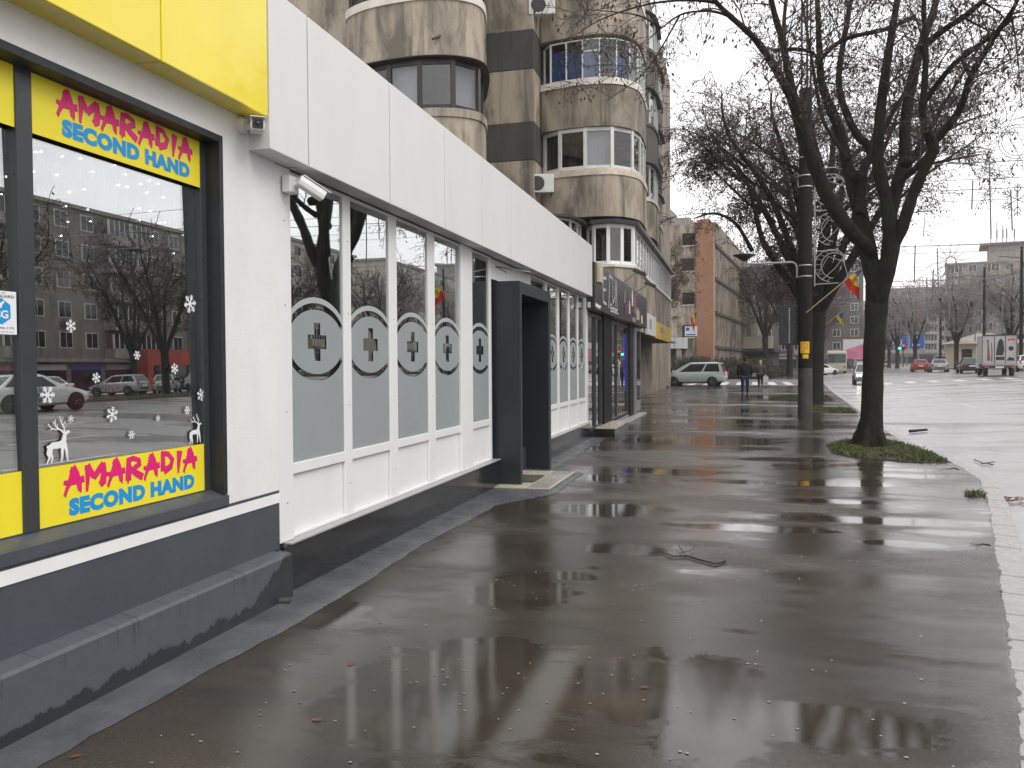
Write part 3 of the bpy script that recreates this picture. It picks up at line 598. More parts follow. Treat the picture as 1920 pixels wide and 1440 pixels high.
for i in range(14):
    y=2.1+i*.16; cmat=['scarf_red','jacket','dress','jeans','coat','in_wall'][i%6]; MB().prism([(-.22,0),(.22,0),(.25,.8),(.1,.95),(-.1,.95),(-.25,.8)],-.03,.03,M=Matrix(((1,0,0,-4.6),(0,0,1,y),(0,1,0,1.05),(0,0,0,1)))).build('garment', M_[cmat], rk, True)
tag(MB().tube([(-2.80,4.56,.035),(-2.70,4.60,.03)],.03,12).build('drain_spout', M_['dark_metal']), 'short dark drain spout at the foot of the ledge', 'pipe')

# ------------------------------------------------------------------ pharmacy
ph = thing('pharmacy', 'white panelled pharmacy with frosted windows and dark portal', 'shop', (-4,10,0))
q = lambda mb,n,m,bev=0,par=None: mb.build(n, M_[m], par or ph, par is None, bev=bev)
GX = -2.892
q(B(-3.05,-2.82,4.742,9.74,0,.335).box(-3.05,-2.82,11.52,16.25,0,.335),'plinth','granite',.004)
q(B(-3.02,-2.80,4.80,9.74,.337,.347).box(-3.02,-2.80,11.52,16.2,.337,.347),'plinth_flashing','soffit')
posts = [(4.742,4.93,-2.855),(5.725,5.855,-2.876),(6.58,6.75,-2.876),(7.50,7.69,-2.876),(8.44,8.84,-2.86),(9.53,9.63,-2.876)]
posts2 = [(11.52,11.62,-2.876),(12.55,12.70,-2.876),(13.45,13.6,-2.876),(14.35,14.5,-2.876),(15.2,15.33,-2.876),(16.02,16.25,-2.86)]
random.seed(4)
def film(par, a, b, zc=1.67):
    c=(a+b)/2; w=b-a; A1=.40;n=28; m1=MB(); m2=MB()
    def arc(sv,A,Bv): 
        t_=1-(sv/A)**2; return Bv*math.sqrt(t_) if t_>0 else 0
    k=[-w/2+w*i/n for i in range(n+1)]
    hw=.135; arm=.045
    k=sorted(set(k+[-hw,-arm,arm,hw]))
    for i in range(len(k)-1):
        s0,s1=k[i],k[i+1]; mid=(s0+s1)/2
        def strip(mb,l0,h0,l1,h1):
            mb.quad((GX+.006,c+s0,l0),(GX+.006,c+s1,l1),(GX+.006,c+s1,h1),(GX+.006,c+s0,h0))
        strip(m1,.848,zc-arc(s0,.44,.275),.848,zc-arc(s1,.44,.275))
        cut = 0 if abs(mid)>hw else (.135 if abs(mid)<arm else .05)
        d0,d1=arc(s0,.40,.228),arc(s1,.40,.228)
        if d0>0 or d1>0:
            if not cut: strip(m1,zc-d0,zc+d0,zc-d1,zc+d1)
            else: strip(m1,zc-d0,zc-cut,zc-d1,zc-cut); strip(m1,zc+cut,zc+d0,zc+cut,zc+d1)
        strip(m2,zc+arc(s0,.44,.275),zc+arc(s0,.48,.315),zc+arc(s1,.44,.275),zc+arc(s1,.48,.315))
    m1.build('frosted_film', M_['frost'], par); m2.build('frosted_arc', M_['frost_light'], par)
for P in (posts, posts2):
    for (a,b,x) in P:
        pp = q(B(-3.0,x,a,b,.348,2.80),'post','pvc',.006)
        mb = MB()
        for z in (.6,1.2,1.9,2.45): mb.lathe([(.006,0),(.005,.003),(.0,.004)],n=8,M=Matrix(((0,0,1,x),(1,0,0,(a+b)/2+.01),(0,1,0,z),(0,0,0,1))))
        mb.build('screw', M_['grey_metal'], pp)
    for i in range(len(P)-1):
        a=P[i][1]; b=P[i+1][0]
        fr = q(B(-2.99,-2.874,a+.002,b-.002,.775,.848),'window_rail','pvc',.004); q(B(-2.99,-2.88,a+.002,b-.002,2.772,2.80),'top_rail','pvc',.004); q(B(-2.99,-2.88,a+.002,b-.002,.348,.372),'bottom_rail','pvc',.004)
        MB().box(GX-.008,GX,a-.002,b+.002,.84,2.775).build('pane', M_['glass_wavy'], fr)
        MB().box(GX-.03,GX-.006,a+.007,b-.007,.374,.773).build('panel', M_['pvc_panel'], fr)
        film(fr, a, b)
q(B(-2.99,-2.9,9.63,11.52,2.55,2.80),'transom','pvc'); 
q(MB().box(-2.945,-2.94,9.64,11.5,2.56,2.79),'transom_glass','glass_wavy')
q(MB().quad((-3.9,4.75,.2),(-3.9,16.2,.2),(-3.9,16.2,3),(-3.9,4.75,3)).quad((-3.9,4.75,.2),(-3,4.75,.2),(-3,16.2,.2),(-3.9,16.2,.2)).quad((-3.9,4.75,.2),(-3.9,4.75,3),(-3.0,4.75,3),(-3.0,4.75,.2)).quad((-3.9,16.2,.2),(-3.0,16.2,.2),(-3,16.2,3),(-3.9,16.2,3)),'room','dark_in')
q(MB().box(-2.93,-2.90,4.94,16.0,.0,.33),'backing','seam')
# fascia boxes
edges = [4.44,4.905,6.22,7.52,8.72,9.95,11.2,12.45,13.7,14.9,15.85]
for a,b in zip(edges[:-1],edges[1:]):
    q(B(-2.86,-2.70,a+(.0 if a<4.5 else .009),b-.009,2.803,3.775),'fascia_panel','white_panel',.005)
    q(B(-3.02,-2.862,a+.002,b-.002,2.812,2.826),'soffit_panel','soffit')
q(B(-2.99,-2.72,4.46,15.83,2.83,3.75),'fascia_backing','seam')
q(B(-12,-3.0,4.75,16.2,3.35,3.5).box(-12,-11.9,4.75,16.2,0,3.35).box(-3.3,-3.2,4.75,16.2,3.5,3.7),'roof','far_grey')
# portal
y0,y1,xf,xb,zt = 9.75,11.50,-2.56,-3.0,2.52
pt = thing('entrance_portal', 'tall dark box portal round the pharmacy door', 'doorway', (xf,y0,0))
B(xb,xf,y0,y0+.13,.004,zt).build('jamb', M_['portal'], pt, True, bev=.004); B(xb,xf,y1-.13,y1,.004,zt).build('jamb', M_['portal'], pt, True, bev=.004)
B(xb,xf,y0+.131,y1-.131,zt-.15,zt).build('lintel', M_['portal'], pt, True, bev=.004)
B(xf-.012,xf+.012,y0+.02,y0+.055,.01,zt-.01).build('jamb_trim', M_['anthracite'], pt, True)
d = B(xb-.05,xb-.01,y0+.14,y1-.14,.05,zt-.16).build('door', M_['black_plastic'], pt, True)
B(xb-.008,xb-.004,y0+.25,y1-.25,.25,zt-.3).build('door_glass', M_['car_glass'], d)
for z in (.9,1.75): MB().tube([(xf-.02,y0+.136,z-.07),(xf-.02,y0+.136,z+.07)],.009,8).build('hinge', M_['chrome'], pt, True)
MB().tube([(-2.45,9.9,2.63),(-2.9,9.9,2.72),(-2.9,10.4,2.7)],.01,6).build('rod', M_['grey_metal'], pt, True)
st = thing('doorstep', 'ribbed cream tiled doorstep in front of the portal', 'step', (-2.4,10.3,0))
for i in range(3):
    for j in range(4):
        x0=-2.95+i*.27; ya=9.52+j*.40; t_=B(x0+.003,x0+.267,ya+.003,ya+.397,.02,.034+((i*3+j)%3)*.001).build('tile', M_['tile'], st, True, bev=.002)
rb = MB()
for k in range(26): rb.box(-2.42,-2.16,9.55+k*.06,9.565+k*.06,.0365,.039)
rb.build('rib', M_['soffit'], st, True)
B(-2.95,-2.135,9.50,11.14,.004,.019).build('bed', M_['apron'], st, True)
o = B(-.16,.16,-.3,.3,0,.012).build('door_mat', M_['mat'], None, bev=.003); o.location=(-2.60,10.25,.040); tag(o,'brown door mat on the cream doorstep','mat')

# ------------------------------------------------------------------ wall cameras
def bullet(loc, aim, lab, boxed):
    o = thing('security_camera', lab, 'security camera', loc)
    d = Vector(aim).normalized(); R_ = d.to_track_quat('Y','Z').to_matrix().to_4x4()
    if boxed: B(-.035,.03,-.055,.055,-.055,.055).build('junction_box', M_['white_plastic'], o, bev=.008)
    else: MB().lathe([(.05,-.012),(.05,.012),(.03,.03)],n=18,M=Matrix.Rotation(pi/2,4,'Y')).build('mount', M_['white_plastic'], o)
    p = Vector((.10,0,-.02)) if not boxed else Vector((.09,.02,0.))
    MB().tube([(0,0,0),tuple(p*.6),tuple(p)],[.022,.018,.02],10).build('arm', M_['white_plastic'], o)
    MB2 = Matrix.Translation(p) @ R_
    b = MB(); b.prism([(-.035,-.03),(.035,-.03),(.042,.0),(.036,.034),(-.036,.034),(-.042,0)], -.05, .14, M=MB2@Matrix.Rotation(-pi/2,4,'X')@Matrix.Scale(-1,4,(0,1,0)))
    b.build('housing', M_['white_plastic'], o, bev=.006)
    B(-.044,.044,-.04,.165,.036,.042,M=MB2).build('sunshield', M_['white_plastic'], o, bev=.002)
    B(-.03,.03,.1405,.146,-.025,.03,M=MB2).build('lens_window', M_['black_plastic'], o, bev=.004)
    MB().lathe([(.016,0),(.014,.006),(.0,.007)],n=14,M=MB2@Matrix.Translation((0,.146,.004))@Matrix.Rotation(-pi/2,4,'X')).build('lens', M_['car_glass'], o)
    return o
bullet((-2.84,4.36,2.93),(.55,-.80,-.12),'white bullet camera under the yellow fascia corner',False)
bullet((-2.81,4.86,2.68),(.62,.75,-.50),'white box camera on the post under the white fascia',True)
bullet((-2.80,16.1,2.66),(.6,.75,-.4),'small camera at the far end of the pharmacy',True)
# ------------------------------------------------------------------ apartment block over the shops
apt = thing('apartment_block', 'beige concrete apartment block with rounded balconies above the shops', 'building', (-8,30,0))
def ab(mb, n, m, bev=0, par=None): return mb.build(n, M_[m], par or apt, par is None, bev=bev)
def smooth_path(P, n):
    P = [np.array(p,float) for p in P]; out=[]
    for i in range(len(P)-1):
        p0=P[max(i-1,0)];p1=P[i];p2=P[i+1];p3=P[min(i+2,len(P)-1)]
        for k in range(n):
            t_=k/n; out.append(.5*((2*p1)+(-p0+p2)*t_+(2*p0-5*p1+4*p2-p3)*t_*t_+(-p0+3*p1-3*p2+p3)*t_**3))
    out.append(P[-1]); return out
def resample(P, n):
    P=np.array(P); d=np.concatenate([[0],np.cumsum(np.linalg.norm(np.diff(P,axis=0),axis=1))]); s_=np.linspace(0,d[-1],n+1)
    return [np.array([np.interp(x,d,P[:,0]),np.interp(x,d,P[:,1])]) for x in s_]
def inset(P, k):
    out=[]
    for i in range(len(P)):
        t_=P[min(i+1,len(P)-1)]-P[max(i-1,0)]; t_=t_/(np.linalg.norm(t_)+1e-9); out.append(P[i]+np.array([-t_[1],t_[0]])*k)
    return out
def band(name, path, back, z0, z1, m, off=0., bev=.02):
    P = inset(path, -off) if off else path
    pts=[tuple(p) for p in P]+[tuple(b) for b in back]
    mb=MB(); mb.prism(pts, z0, z1); return ab(mb,name,m,bev)
def glazing(path, n, z0, z1, m, fw=.05, ins=.08, curtain=None, skip=(), transom=None, gm='glass_block'):
    P = resample(inset(path, ins), n); fr = MB()
    for i,p in enumerate(P):
        t_=P[min(i+1,n)]-P[max(i-1,0)]; a=math.atan2(t_[1],t_[0]); Mx=Matrix.Translation((p[0],p[1],0))@Matrix.Rotation(a,4,'Z')
        fr.box(-fw/2,fw/2,-.035,.035,z0,z1,M=Mx)
    for i in range(n):
        a,b=P[i],P[i+1]; d=b-a; L_=np.linalg.norm(d); Mx=Matrix.Translation((a[0],a[1],0))@Matrix.Rotation(math.atan2(d[1],d[0]),4,'Z')
        fr.box(fw/2,L_-fw/2,-.03,.03,z0,z0+fw,M=Mx); fr.box(fw/2,L_-fw/2,-.03,.03,z1-fw,z1,M=Mx)
        if transom and i in transom: fr.box(fw/2,L_-fw/2,-.028,.028,z1-.38,z1-.34,M=Mx)
    f = ab(fr,'balcony_glazing',m)
    for i in range(n):
        a,b=P[i],P[i+1]
        if i in skip: continue
        MB().quad((a[0],a[1],z0+.02),(b[0],b[1],z0+.02),(b[0],b[1],z1-.02),(a[0],a[1],z1-.02)).build('pane', M_[gm], f)
        if curtain and i in curtain:
            q_=inset([a,b],.14); MB().quad((q_[0][0],q_[0][1],z0),(q_[1][0],q_[1][1],z0),(q_[1][0],q_[1][1],z0+(z1-z0)*curtain[i][1]),(q_[0][0],q_[0][1],z0+(z1-z0)*curtain[i][1]-.05)).build('curtain', M_[curtain[i][0]], f)
    return f
# solid bodies behind the balconies
ab(B(-18,-9.6,19.6,30,3.3,20),'wall','beige'); ab(B(-9.6,-8.32,22.5,30,3.3,20),'recess_wall','beige_dirty')
ab(B(-18,-5.75,25.9,60,0,20),'core_wall','beige_dirty'); ab(B(-5.75,-4.3,27.2,56,0,20),'loggia_wall','beige_dirty')
# banded wall: alternate dark and pale courses, facing the camera
z = 3.4; k = 0
BW = [(3.4,4.95,'greyband'),(4.95,6.1,'beige'),(6.1,7.70-.75,'beige'),(6.95,7.70-.0,'beige')]
edges_b = [3.4,4.95,7.70-1.61,7.70,8.84,10.44,11.61,13.2,14.36,15.95,17.1,18.7,20]
cols_b = ['beige','greyband','beige','greyband','beige','greyband','beige','greyband','beige','greyband','beige','greyband']
for i in range(len(edges_b)-1):
    dk = cols_b[i]=='greyband'
    ab(B(-8.3,-5.94+(.012 if dk else 0),24.5-(.012 if dk else 0),25.88,edges_b[i]+.004,edges_b[i+1]-.004),'wall_course',cols_b[i],.012)
# bay 1: dark brown glazing
K=.893
p1 = smooth_path([(-9.62,20.2),(-9.5,19.25),(-8.9,18.8),(-8.0,18.6),(-7.1,18.6),(-6.4,18.85),(-6.02,19.4),(-6.2,20.4),(-6.7,21.8)],5)
bk1=[(-6.9,22.4),(-9.6,22.4)]
for j,zs in enumerate((4.85,7.60,10.35,13.1,15.85)):
    band('balcony_parapet',p1,bk1,zs-1.02,zs-.2,'beige'); band('balcony_slab',p1,bk1,zs-1.52,zs-1.025,'beige',.02)
    band('balcony_sill',p1,bk1,zs-.198,zs-.0,'sill_white' if j in (2,3) else 'beige',.035)
    glazing(p1,9,zs+.002,zs+1.2,'brown_frame',.12,.10,{3:('signwhite',1.),5:('curtain',1.)} if j==1 else None)
    ab(MB().prism([tuple(p) for p in inset(p1,-.10)]+bk1,zs+1.205,zs+1.225),'drip_roof','dark_metal')
ab(MB().tube([(-6.75,18.75,9.35),(-6.9,18.45,9.15)],.03,8),'drain_pipe','dark_metal')
# bay 2
p2 = smooth_path([(-5.9,25.55),(-5.85,25.25),(-5.0,25.05),(-4.1,25.0),(-3.45,25.25),(-3.0,25.95),(-2.92,27.0),(-2.95,28.2)],5)
bk2=[(-3.6,28.4),(-5.9,28.4)]
for j,zs in enumerate((7.43,10.15,12.9,15.65)):
    band('balcony_parapet',p2,bk2,zs-1.45,zs-.2,'beige' if j!=1 else 'beige_dirty')
    band('balcony_sill',p2,bk2,zs-.198,zs-.0,'rust_sill' if j==0 else 'sill_white',.03)
    if j==0: glazing(p2,7,zs+.002,zs+1.26,'old_white',.11,.07,{2:('curtain',1.)})
    elif j==1: glazing(p2,11,zs+.002,zs+1.20,'old_white',.035,.07,{1:('blue_tarp',.85),2:('blue_tarp',.8),3:('blue_tarp',.78),5:('blue_tarp',.6)},transom=(3,))
    else: glazing(p2,8,zs+.002,zs+1.2,'old_white',.06,.07)
# bays 3 and 4, further along
for (dx,dy,cm) in ((-.08,5.0,'greybrown'),(-.38,10.2,'greybrown')):
    pb = smooth_path([(-4.3+dx,25.35+dy),(-3.9+dx,25.0+dy),(-3.35+dx,25.05+dy),(-2.95+dx,25.6+dy),(-2.85+dx,26.6+dy),(-2.9+dx,28.0+dy)],4)
    bk=[(-3.6,28.2+dy),(-4.3,28.2+dy)]
    for j,zs in enumerate((7.5,10.2,12.9)):
        band('balcony_parapet',pb,bk,zs-1.4,zs-.12,cm if j else 'beige'); band('balcony_sill',pb,bk,zs-.118,zs,'rust_sill' if j==0 else cm,.04)
        glazing(pb,5,zs+.002,zs+1.22,'old_white',.06,.06)
        ab(MB().prism([tuple(p) for p in inset(pb,-.12)]+bk,zs+1.225,zs+1.27),'drip_roof','dark_metal')
# first floor over the pavement line: long glazed strip
F1X=-3.05
pf = [np.array(p) for p in ((-4.5,25.4),(-4.2,24.9),(-3.55,24.85),(F1X,25.5),(F1X,30),(F1X,35),(F1X,40.2))]
bf=[(-6.0,40.2),(-6.0,25.4)]
band('overhang_wall',pf,bf,2.62,4.42,'beige'); band('overhang_sill',pf,bf,4.422,4.50,'sill_white',.05)
glazing([np.array(p) for p in ((-4.5,25.4),(-4.2,24.9),(-3.55,24.85),(F1X,25.5))],4,4.502,5.72,'pvc',.11,.05)
glazing([np.array(p) for p in ((F1X,25.5),(F1X,33),(F1X,40.2))],16,4.502,5.72,'pvc',.10,.05)
band('overhang_roof',pf,bf,5.722,5.84,'dark_metal',.15)
ab(B(-5.9,-4.2,26.4,40,4.45,5.72),'inner_wall','dark_in')
# small curved conservatory on the shop roof
pc = smooth_path([(-6.6,23.9),(-6.3,23.1),(-5.5,22.75),(-4.75,23.1),(-4.5,23.9),(-4.5,24.6)],4); bc=[(-4.7,24.7),(-6.6,24.7)]
band('conservatory_base',pc,bc,3.5,4.55,'beige_dirty'); glazing(pc,7,4.552,5.65,'old_white',.05,.06); band('conservatory_roof',pc,bc,5.652,5.72,'dark_metal',.14)
# air conditioners
def aircon(loc, rz, lab):
    o = thing('air_conditioner', lab, 'air conditioner', loc, rz, 'air conditioners on the apartment block')
    B(-.40,.40,-.15,.15,0,.56).build('case', M_['old_white'], o, bev=.02)
    fr = MB().lathe([(.22,0),(.22,.012),(.20,.012)],n=20,M=Matrix.Translation((-.10,-.152,.28))@Matrix.Rotation(pi/2,4,'X')); fr.build('fan_ring', M_['black_plastic'], o)
    gr = MB()
    for k in range(8): gr.box(-.33,.13,-.162,-.156,.07+k*.058,.078+k*.058)
    gr.build('grille', M_['white_plastic'], o)
    MB().box(-.35,-.31,-.12,.3,-.04,-.002).box(.31,.35,-.12,.3,-.04,-.002).build('bracket', M_['dark_metal'], o)
aircon((-5.80,24.75,6.72),.25,'air conditioner beside the balcony with the rusty sill'); aircon((-5.72,24.7,12.05),.25,'air conditioner high up at the top edge of the picture')

# ------------------------------------------------------------------ beauty shop
bs = thing('beauty_shop', 'dark fronted beauty shop with tall glass and a black signboard', 'shop', (-4,20,0))
b_ = lambda mb,n,m,bev=0,par=None: mb.build(n, M_[m], par or bs, par is None, bev=bev)
b_(B(-2.99,-2.84,18.2,19.35,.004,2.6),'pillar','matte_black',.01); b_(B(-2.99,-2.84,22.7,23.5,.004,2.6),'pillar','matte_black',.01)
cs = b_(B(-2.99,-2.80,23.75,24.9,.12,2.55),'display_case','grey_metal',.01); B(-2.798,-2.792,23.9,24.75,.45,2.45).build('case_glass', M_['car_glass'], cs)
for a,b in ((16.27,17.25),(17.3,18.17)):
    f = b_(B(-2.95,-2.88,a,a+.05,.12,2.55).box(-2.95,-2.88,b-.05,b,.12,2.55).box(-2.95,-2.88,a+.05,b-.05,.12,.2).box(-2.95,-2.88,a+.05,b-.05,2.47,2.55),'window','anthracite'); B(-2.922,-2.916,a+.045,b-.045,.19,2.48).build('pane', M_['glass'], f)
dr = b_(B(-2.95,-2.88,19.4,19.5,.16,2.55).box(-2.95,-2.88,20.45,20.55,.16,2.55).box(-2.95,-2.88,22.6,22.68,.16,2.55).box(-2.95,-2.88,19.5,20.45,2.47,2.55).box(-2.95,-2.88,20.55,22.6,2.47,2.55).box(-2.95,-2.88,19.5,22.6,.16,.22),'door','anthracite')
B(-2.922,-2.916,19.49,20.46,.21,2.48).build('pane', M_['glass'], dr); B(-2.922,-2.916,20.54,22.61,.21,2.48).build('pane', M_['glass'], dr)
MB().tube([(-2.84,20.32,.95),(-2.81,20.32,1.0),(-2.81,20.32,1.55),(-2.84,20.32,1.6)],.014,8).build('handle', M_['chrome'], dr)
b_(B(-2.945,-2.93,22.35,22.5,.75,2.3),'led_strip','led_violet'); b_(B(-2.945,-2.93,22.0,22.34,.75,2.3),'blue_panel','p_blue')  # the panel beside the violet strip is plain blue paint
b_(B(-2.928,-2.924,20.75,22.5,.24,.72),'poster','pinkprint'); b_(B(-2.9235,-2.9225,20.78,22.45,.26,.34),'poster_strip','paleprint')
b_(MB().quad((-5.5,16.3,.1),(-5.5,25,.1),(-5.5,25,3),(-5.5,16.3,3)).quad((-5.5,16.3,.1),(-3,16.3,.1),(-3,25,.1),(-5.5,25,.1)).quad((-5.5,25,.1),(-2.99,25,.1),(-2.99,25,3),(-5.5,25,3)),'room','in_wall')
b_(B(-12,-2.9,16.26,25.2,2.62,3.0).box(-5.6,-5.52,16.26,25.2,0,2.62),'roof','far_grey')
b_(B(-3.0,-2.86,16.26,25.0,.004,.14),'threshold','granite')
sg = b_(B(-2.90,-2.68,16.05,25.6,2.58,3.50),'signboard','signboard',.01)
mb = MB(); SX=-2.674
ribbons(mb,[([(.0,.5),(.0,-.02)],.07,.07),([(0,.5),(.42,.52)],.06,.06),([(0,.26),(.36,.27)],.05,.05),([(0,0),(.44,-.02)],.06,.06)],FX(SX,17.0,2.78),.002,0)
ribbons(mb,[([(.02,-.1),(.1,.3),(.12,.62)],.09,.05),([(.12,.62),(.6,.58)],.05,.05),([(.58,.6),(.62,.3),(.55,.05)],.05,.06),([(.62,.05),(.9,.2),(.95,.6)],.08,.05),([(.95,.6),(1.05,.3),(1.0,.0)],.06,.05),([(1.2,.62),(1.15,.3),(1.25,0.)],.06,.07)],FX(SX,17.75,2.80),.002,0)
mb.build('lettering', M_['signwhite'], sg); mb=MB(); text_mb(mb,'Estet.',FX(SX,18.0,2.64),.18,1.25,.03,.002); mb.build('lettering', M_['signwhite'], sg)
for i,(y,z,r,h,m) in enumerate(((20.4,3.0,.10,.35,'mauve'),(20.6,2.72,.22,.28,'purple'),(21.3,2.78,.15,.34,'paleprint'),(21.9,3.02,.13,.42,'signwhite'),(22.4,2.85,.10,.55,'pinkprint'),(22.9,2.7,.10,.35,'paleprint'),(23.3,2.72,.09,.30,'cream_plastic'),(22.2,2.62,.30,.12,'mauve'),(24.1,2.66,.12,.24,'cream_plastic'))):
    MB().prism([(-r,0),(r,0),(r,h*.6),(r*.5,h*.78),(r*.45,h),(-r*.45,h),(-r*.5,h*.78),(-r,h*.6)],0,.004+.002*i,M=FX(SX,y,z)).build('bottle_print', M_[m], sg)
o = B(-.06,.05,-.16,.16,-.2,.2).build('alarm_box', M_['cream_plastic'], None, bev=.01); o.location=(-2.66,16.45,3.32); tag(o,'cream alarm box at the near end of the dark signboard','alarm box')
stp = thing('entrance_step','black edged step with pale top at the beauty shop','step',(-2.7,18.3,0))
B(-2.86,-2.46,17.1,19.3,.004,.15).build('riser', M_['granite'], stp, True, bev=.006); B(-2.86,-2.44,17.07,19.33,.151,.175).build('tread', M_['tile'], stp, True, bev=.004)
B(-2.86,-2.62,19.34,24.9,.004,.06).build('low_step', M_['soffit'], stp, True, bev=.006)
def flood(loc, rod, lab, rz=0):
    o = thing('floodlight', lab, 'floodlight', loc, rz, 'floodlights over the dark signboard')
    MB().tube([(0,0,0),tuple(rod)],.014,6).build('arm', M_['dark_metal'], o)
    Mx = Matrix.Translation(rod)@Matrix.Rotation(math.radians(25),4,'Y')
    B(-.10,.26,-.17,.17,-.05,.05,M=Mx).build('housing', M_['black_plastic'], o, bev=.015); B(-.08,.24,-.15,.15,-.056,-.0505,M=Mx).build('lamp_glass', M_['lens'], o)
    f=MB()
    for k in range(5): f.box(-.08+k*.07,-.065+k*.07,-.15,.15,.05,.075,M=Mx)
    f.build('fin', M_['black_plastic'], o)
flood((-2.9,21.2,3.5),(.25,1.6,.52),'nearer floodlight on a long rod above the dark signboard'); flood((-2.9,24.0,3.5),(.2,2.2,.5),'further floodlight tilted down above the dark signboard')

# ------------------------------------------------------------------ next shop under the overhang
s3 = thing('corner_shop','tan based corner shop under the overhang with lit tube lamps','shop',(-5,36,0))
c_ = lambda mb,n,m,bev=0,par=None: mb.build(n, M_[m], par or s3, par is None, bev=bev)
c_(B(-6.0,-4.55,26,43,.0,.72),'base_wall','tan_wall'); c_(B(-6,-5.0,26,43,.72,2.6),'back_wall','dark_in')
w3 = c_(B(-4.68,-4.58,38.0,38.12,.725,2.6).box(-4.68,-4.58,40.4,40.5,.725,2.6).box(-4.68,-4.58,42.88,43,.725,2.6).box(-4.68,-4.58,38.12,42.88,2.45,2.6),'window','anthracite'); B(-4.635,-4.63,38.1,40.42,.72,2.46).build('pane', M_['glass'], w3); B(-4.635,-4.63,40.48,42.9,.72,2.46).build('pane', M_['glass'], w3)
for y in (39.4,40.1): MB().tube([(-4.75,y,1.15),(-4.75,y,2.35)],.035,8).build('tube_lamp', M_['tube_white'], s3, True)
c_(B(-6,-4.5,43.02,44.5,0,2.6),'side_pillar','beige'); c_(B(-4.6,-3.05,26,43.5,2.55,2.615),'soffit','far_grey')
def signbox(name, y0,y1,z0,z1,x,m,lab,txt=None):
    o = thing(name, lab, 'sign', (x,y0,z0)); B(x-.1,x,y0,y1,z0,z1).build('panel', M_[m], o, True, bev=.01)
    if txt:
        for r in txt: MB().prism(r,0,.003,M=FX(x+.001,0,0)).build('logo', M_['mauve'], o, True)
signbox('white_shop_sign',28.3,31.2,2.50,3.22,-2.93,'signwhite','pale shop sign between the dark signboard and the yellow sign',[[(28.9,2.7),(29.6,2.7),(29.6,3.05),(28.9,3.05)]])
signbox('yellow_shop_sign',31.25,38.6,2.46,3.10,-2.95,'signyellow','yellow shop sign hanging under the beige overhang',[[(33.2,2.72),(34.7,2.72),(34.7,2.98),(33.2,2.98)],[(33.6,2.58),(34.3,2.58),(34.3,2.64),(33.6,2.64)]])
# outside stair beyond the shop
stair = thing('outdoor_stair','concrete outdoor stair with a sloping parapet behind the shop','stair',(-8,52,0))
for i in range(9): B(-7.4-i*.3-.3,-7.4-i*.3,48,50.2,.0,.17*(i+1)).build('step', M_['pale_block'], stair, True)
MB().prism([(-7.2,.0),(-7.2,1.0),(-10.2,2.6),(-10.2,1.5)][::-1],0,.2,M=FY(0,48,0)).build('parapet', M_['beige_dirty'], stair, True)
MB().prism([(-7.2,.0),(-7.2,1.0),(-10.2,2.6),(-10.2,1.5)][::-1],0,.2,M=FY(0,50.6,0)).build('parapet', M_['beige_dirty'], stair, True)
# ------------------------------------------------------------------ office building with the brick corner
ang = math.atan(.108)
br = thing('office_building','grey office block with a terracotta brick corner and ribbed side','building',(-2.2,80,0),-ang)
f_ = lambda mb,n,m,bev=0,par=None: mb.build(n, M_[m], par or br, False, bev=bev)
t = NT('terracotta_brickwork'); tb = t.n('ShaderNodeTexBrick'); t.l(t.pos((1,1,1),'Object'), tb.inputs['Vector'])
mp_ = t.n('ShaderNodeMapping'); mp_.inputs['Rotation'].default_value=(pi/2,0,0); t.l(t.n('ShaderNodeTexCoord').outputs['Object'], mp_.inputs['Vector']); t.l(mp_.outputs[0], tb.inputs['Vector'])
tb.inputs['Color1'].default_value=(.33,.155,.088,1); tb.inputs['Color2'].default_value=(.26,.12,.068,1); tb.inputs['Mortar'].default_value=(.36,.25,.18,1); tb.inputs['Scale'].default_value=3.2; tb.inputs['Mortar Size'].default_value=.018
t.set(Base_Color=t.mix(t.math('MULTIPLY',t.ramp(t.noise(t.pos(),1.3,5,.65),[(.45,0.),(.75,1.)]),.4),tb.outputs[0],(.17,.08,.048)),Roughness=.9); M_['brick']=t.m
HB=15.0
f_(B(-.78*2,0,0,1.2,0,HB-.4),'brick_corner','brick'); MB().prism([(-1.56,HB-.4),(0,HB-.4),(0,HB-1.2+.8),(-.4,HB+.05),(-1.56,HB-.0)],-1.2,0,M=FY(0,0,0)).build('brick_cap', M_['brick'], br)
f_(B(-14,-1.562,.25,24,0,HB-.3),'front_wall','beige'); f_(B(-1.56,-.25,1.21,31,0,HB-.6),'side_wall','greybrown')
f_(B(-14,-2.4,1,20,HB-.3,HB+.5),'parapet','far_grey'); f_(B(-9,-5,3,9,HB+.5,HB+2.2),'roof_house','far_grey')
wm = MB().box(-.55,.55,-.06,.06,0,1.15).mesh('window', M_['brown_frame'])
for z in (4.0,7.1,10.3,13.0-.3):
    o = link('window', wm, br); o.location=(-2.35,.2,z)
    fr = MB().box(-.62,.62,-.05,.04,-.09,-.01).build('sill', M_['sill_white'], o)
for zz in (3.1,6.4,9.6,12.8): f_(B(-.25,.12,1.21,31,zz-.18,zz+.10),'floor_slab','greyband')
fm = MB().box(-.25,.02,-.07,.07,0,3.0).mesh('fin', M_['beige'])
for zz in (.2,3.2,6.5,9.7):
    for k in range(40):
        o = link('fin', fm, br); o.location=(0,1.7+k*.75,zz); o.scale=(1,1,(2.7 if zz<1 else 3.05)/3.0)
f_(B(-.25,.1,1.21,31,12.9,HB-.1),'attic_wall','beige_dirty')
gm = MB().quad((-.248+.01,-.28,.3),(-.248+.01,.28,.3),(-.248+.01,.28,2.6),(-.248+.01,-.28,2.6)).mesh('pane', M_['brown_frame'])
for zz in (.2,3.2,6.5,9.7):
    for k in range(0,39): o=link('pane',gm,br); o.location=(0,2.07+k*.75,zz)
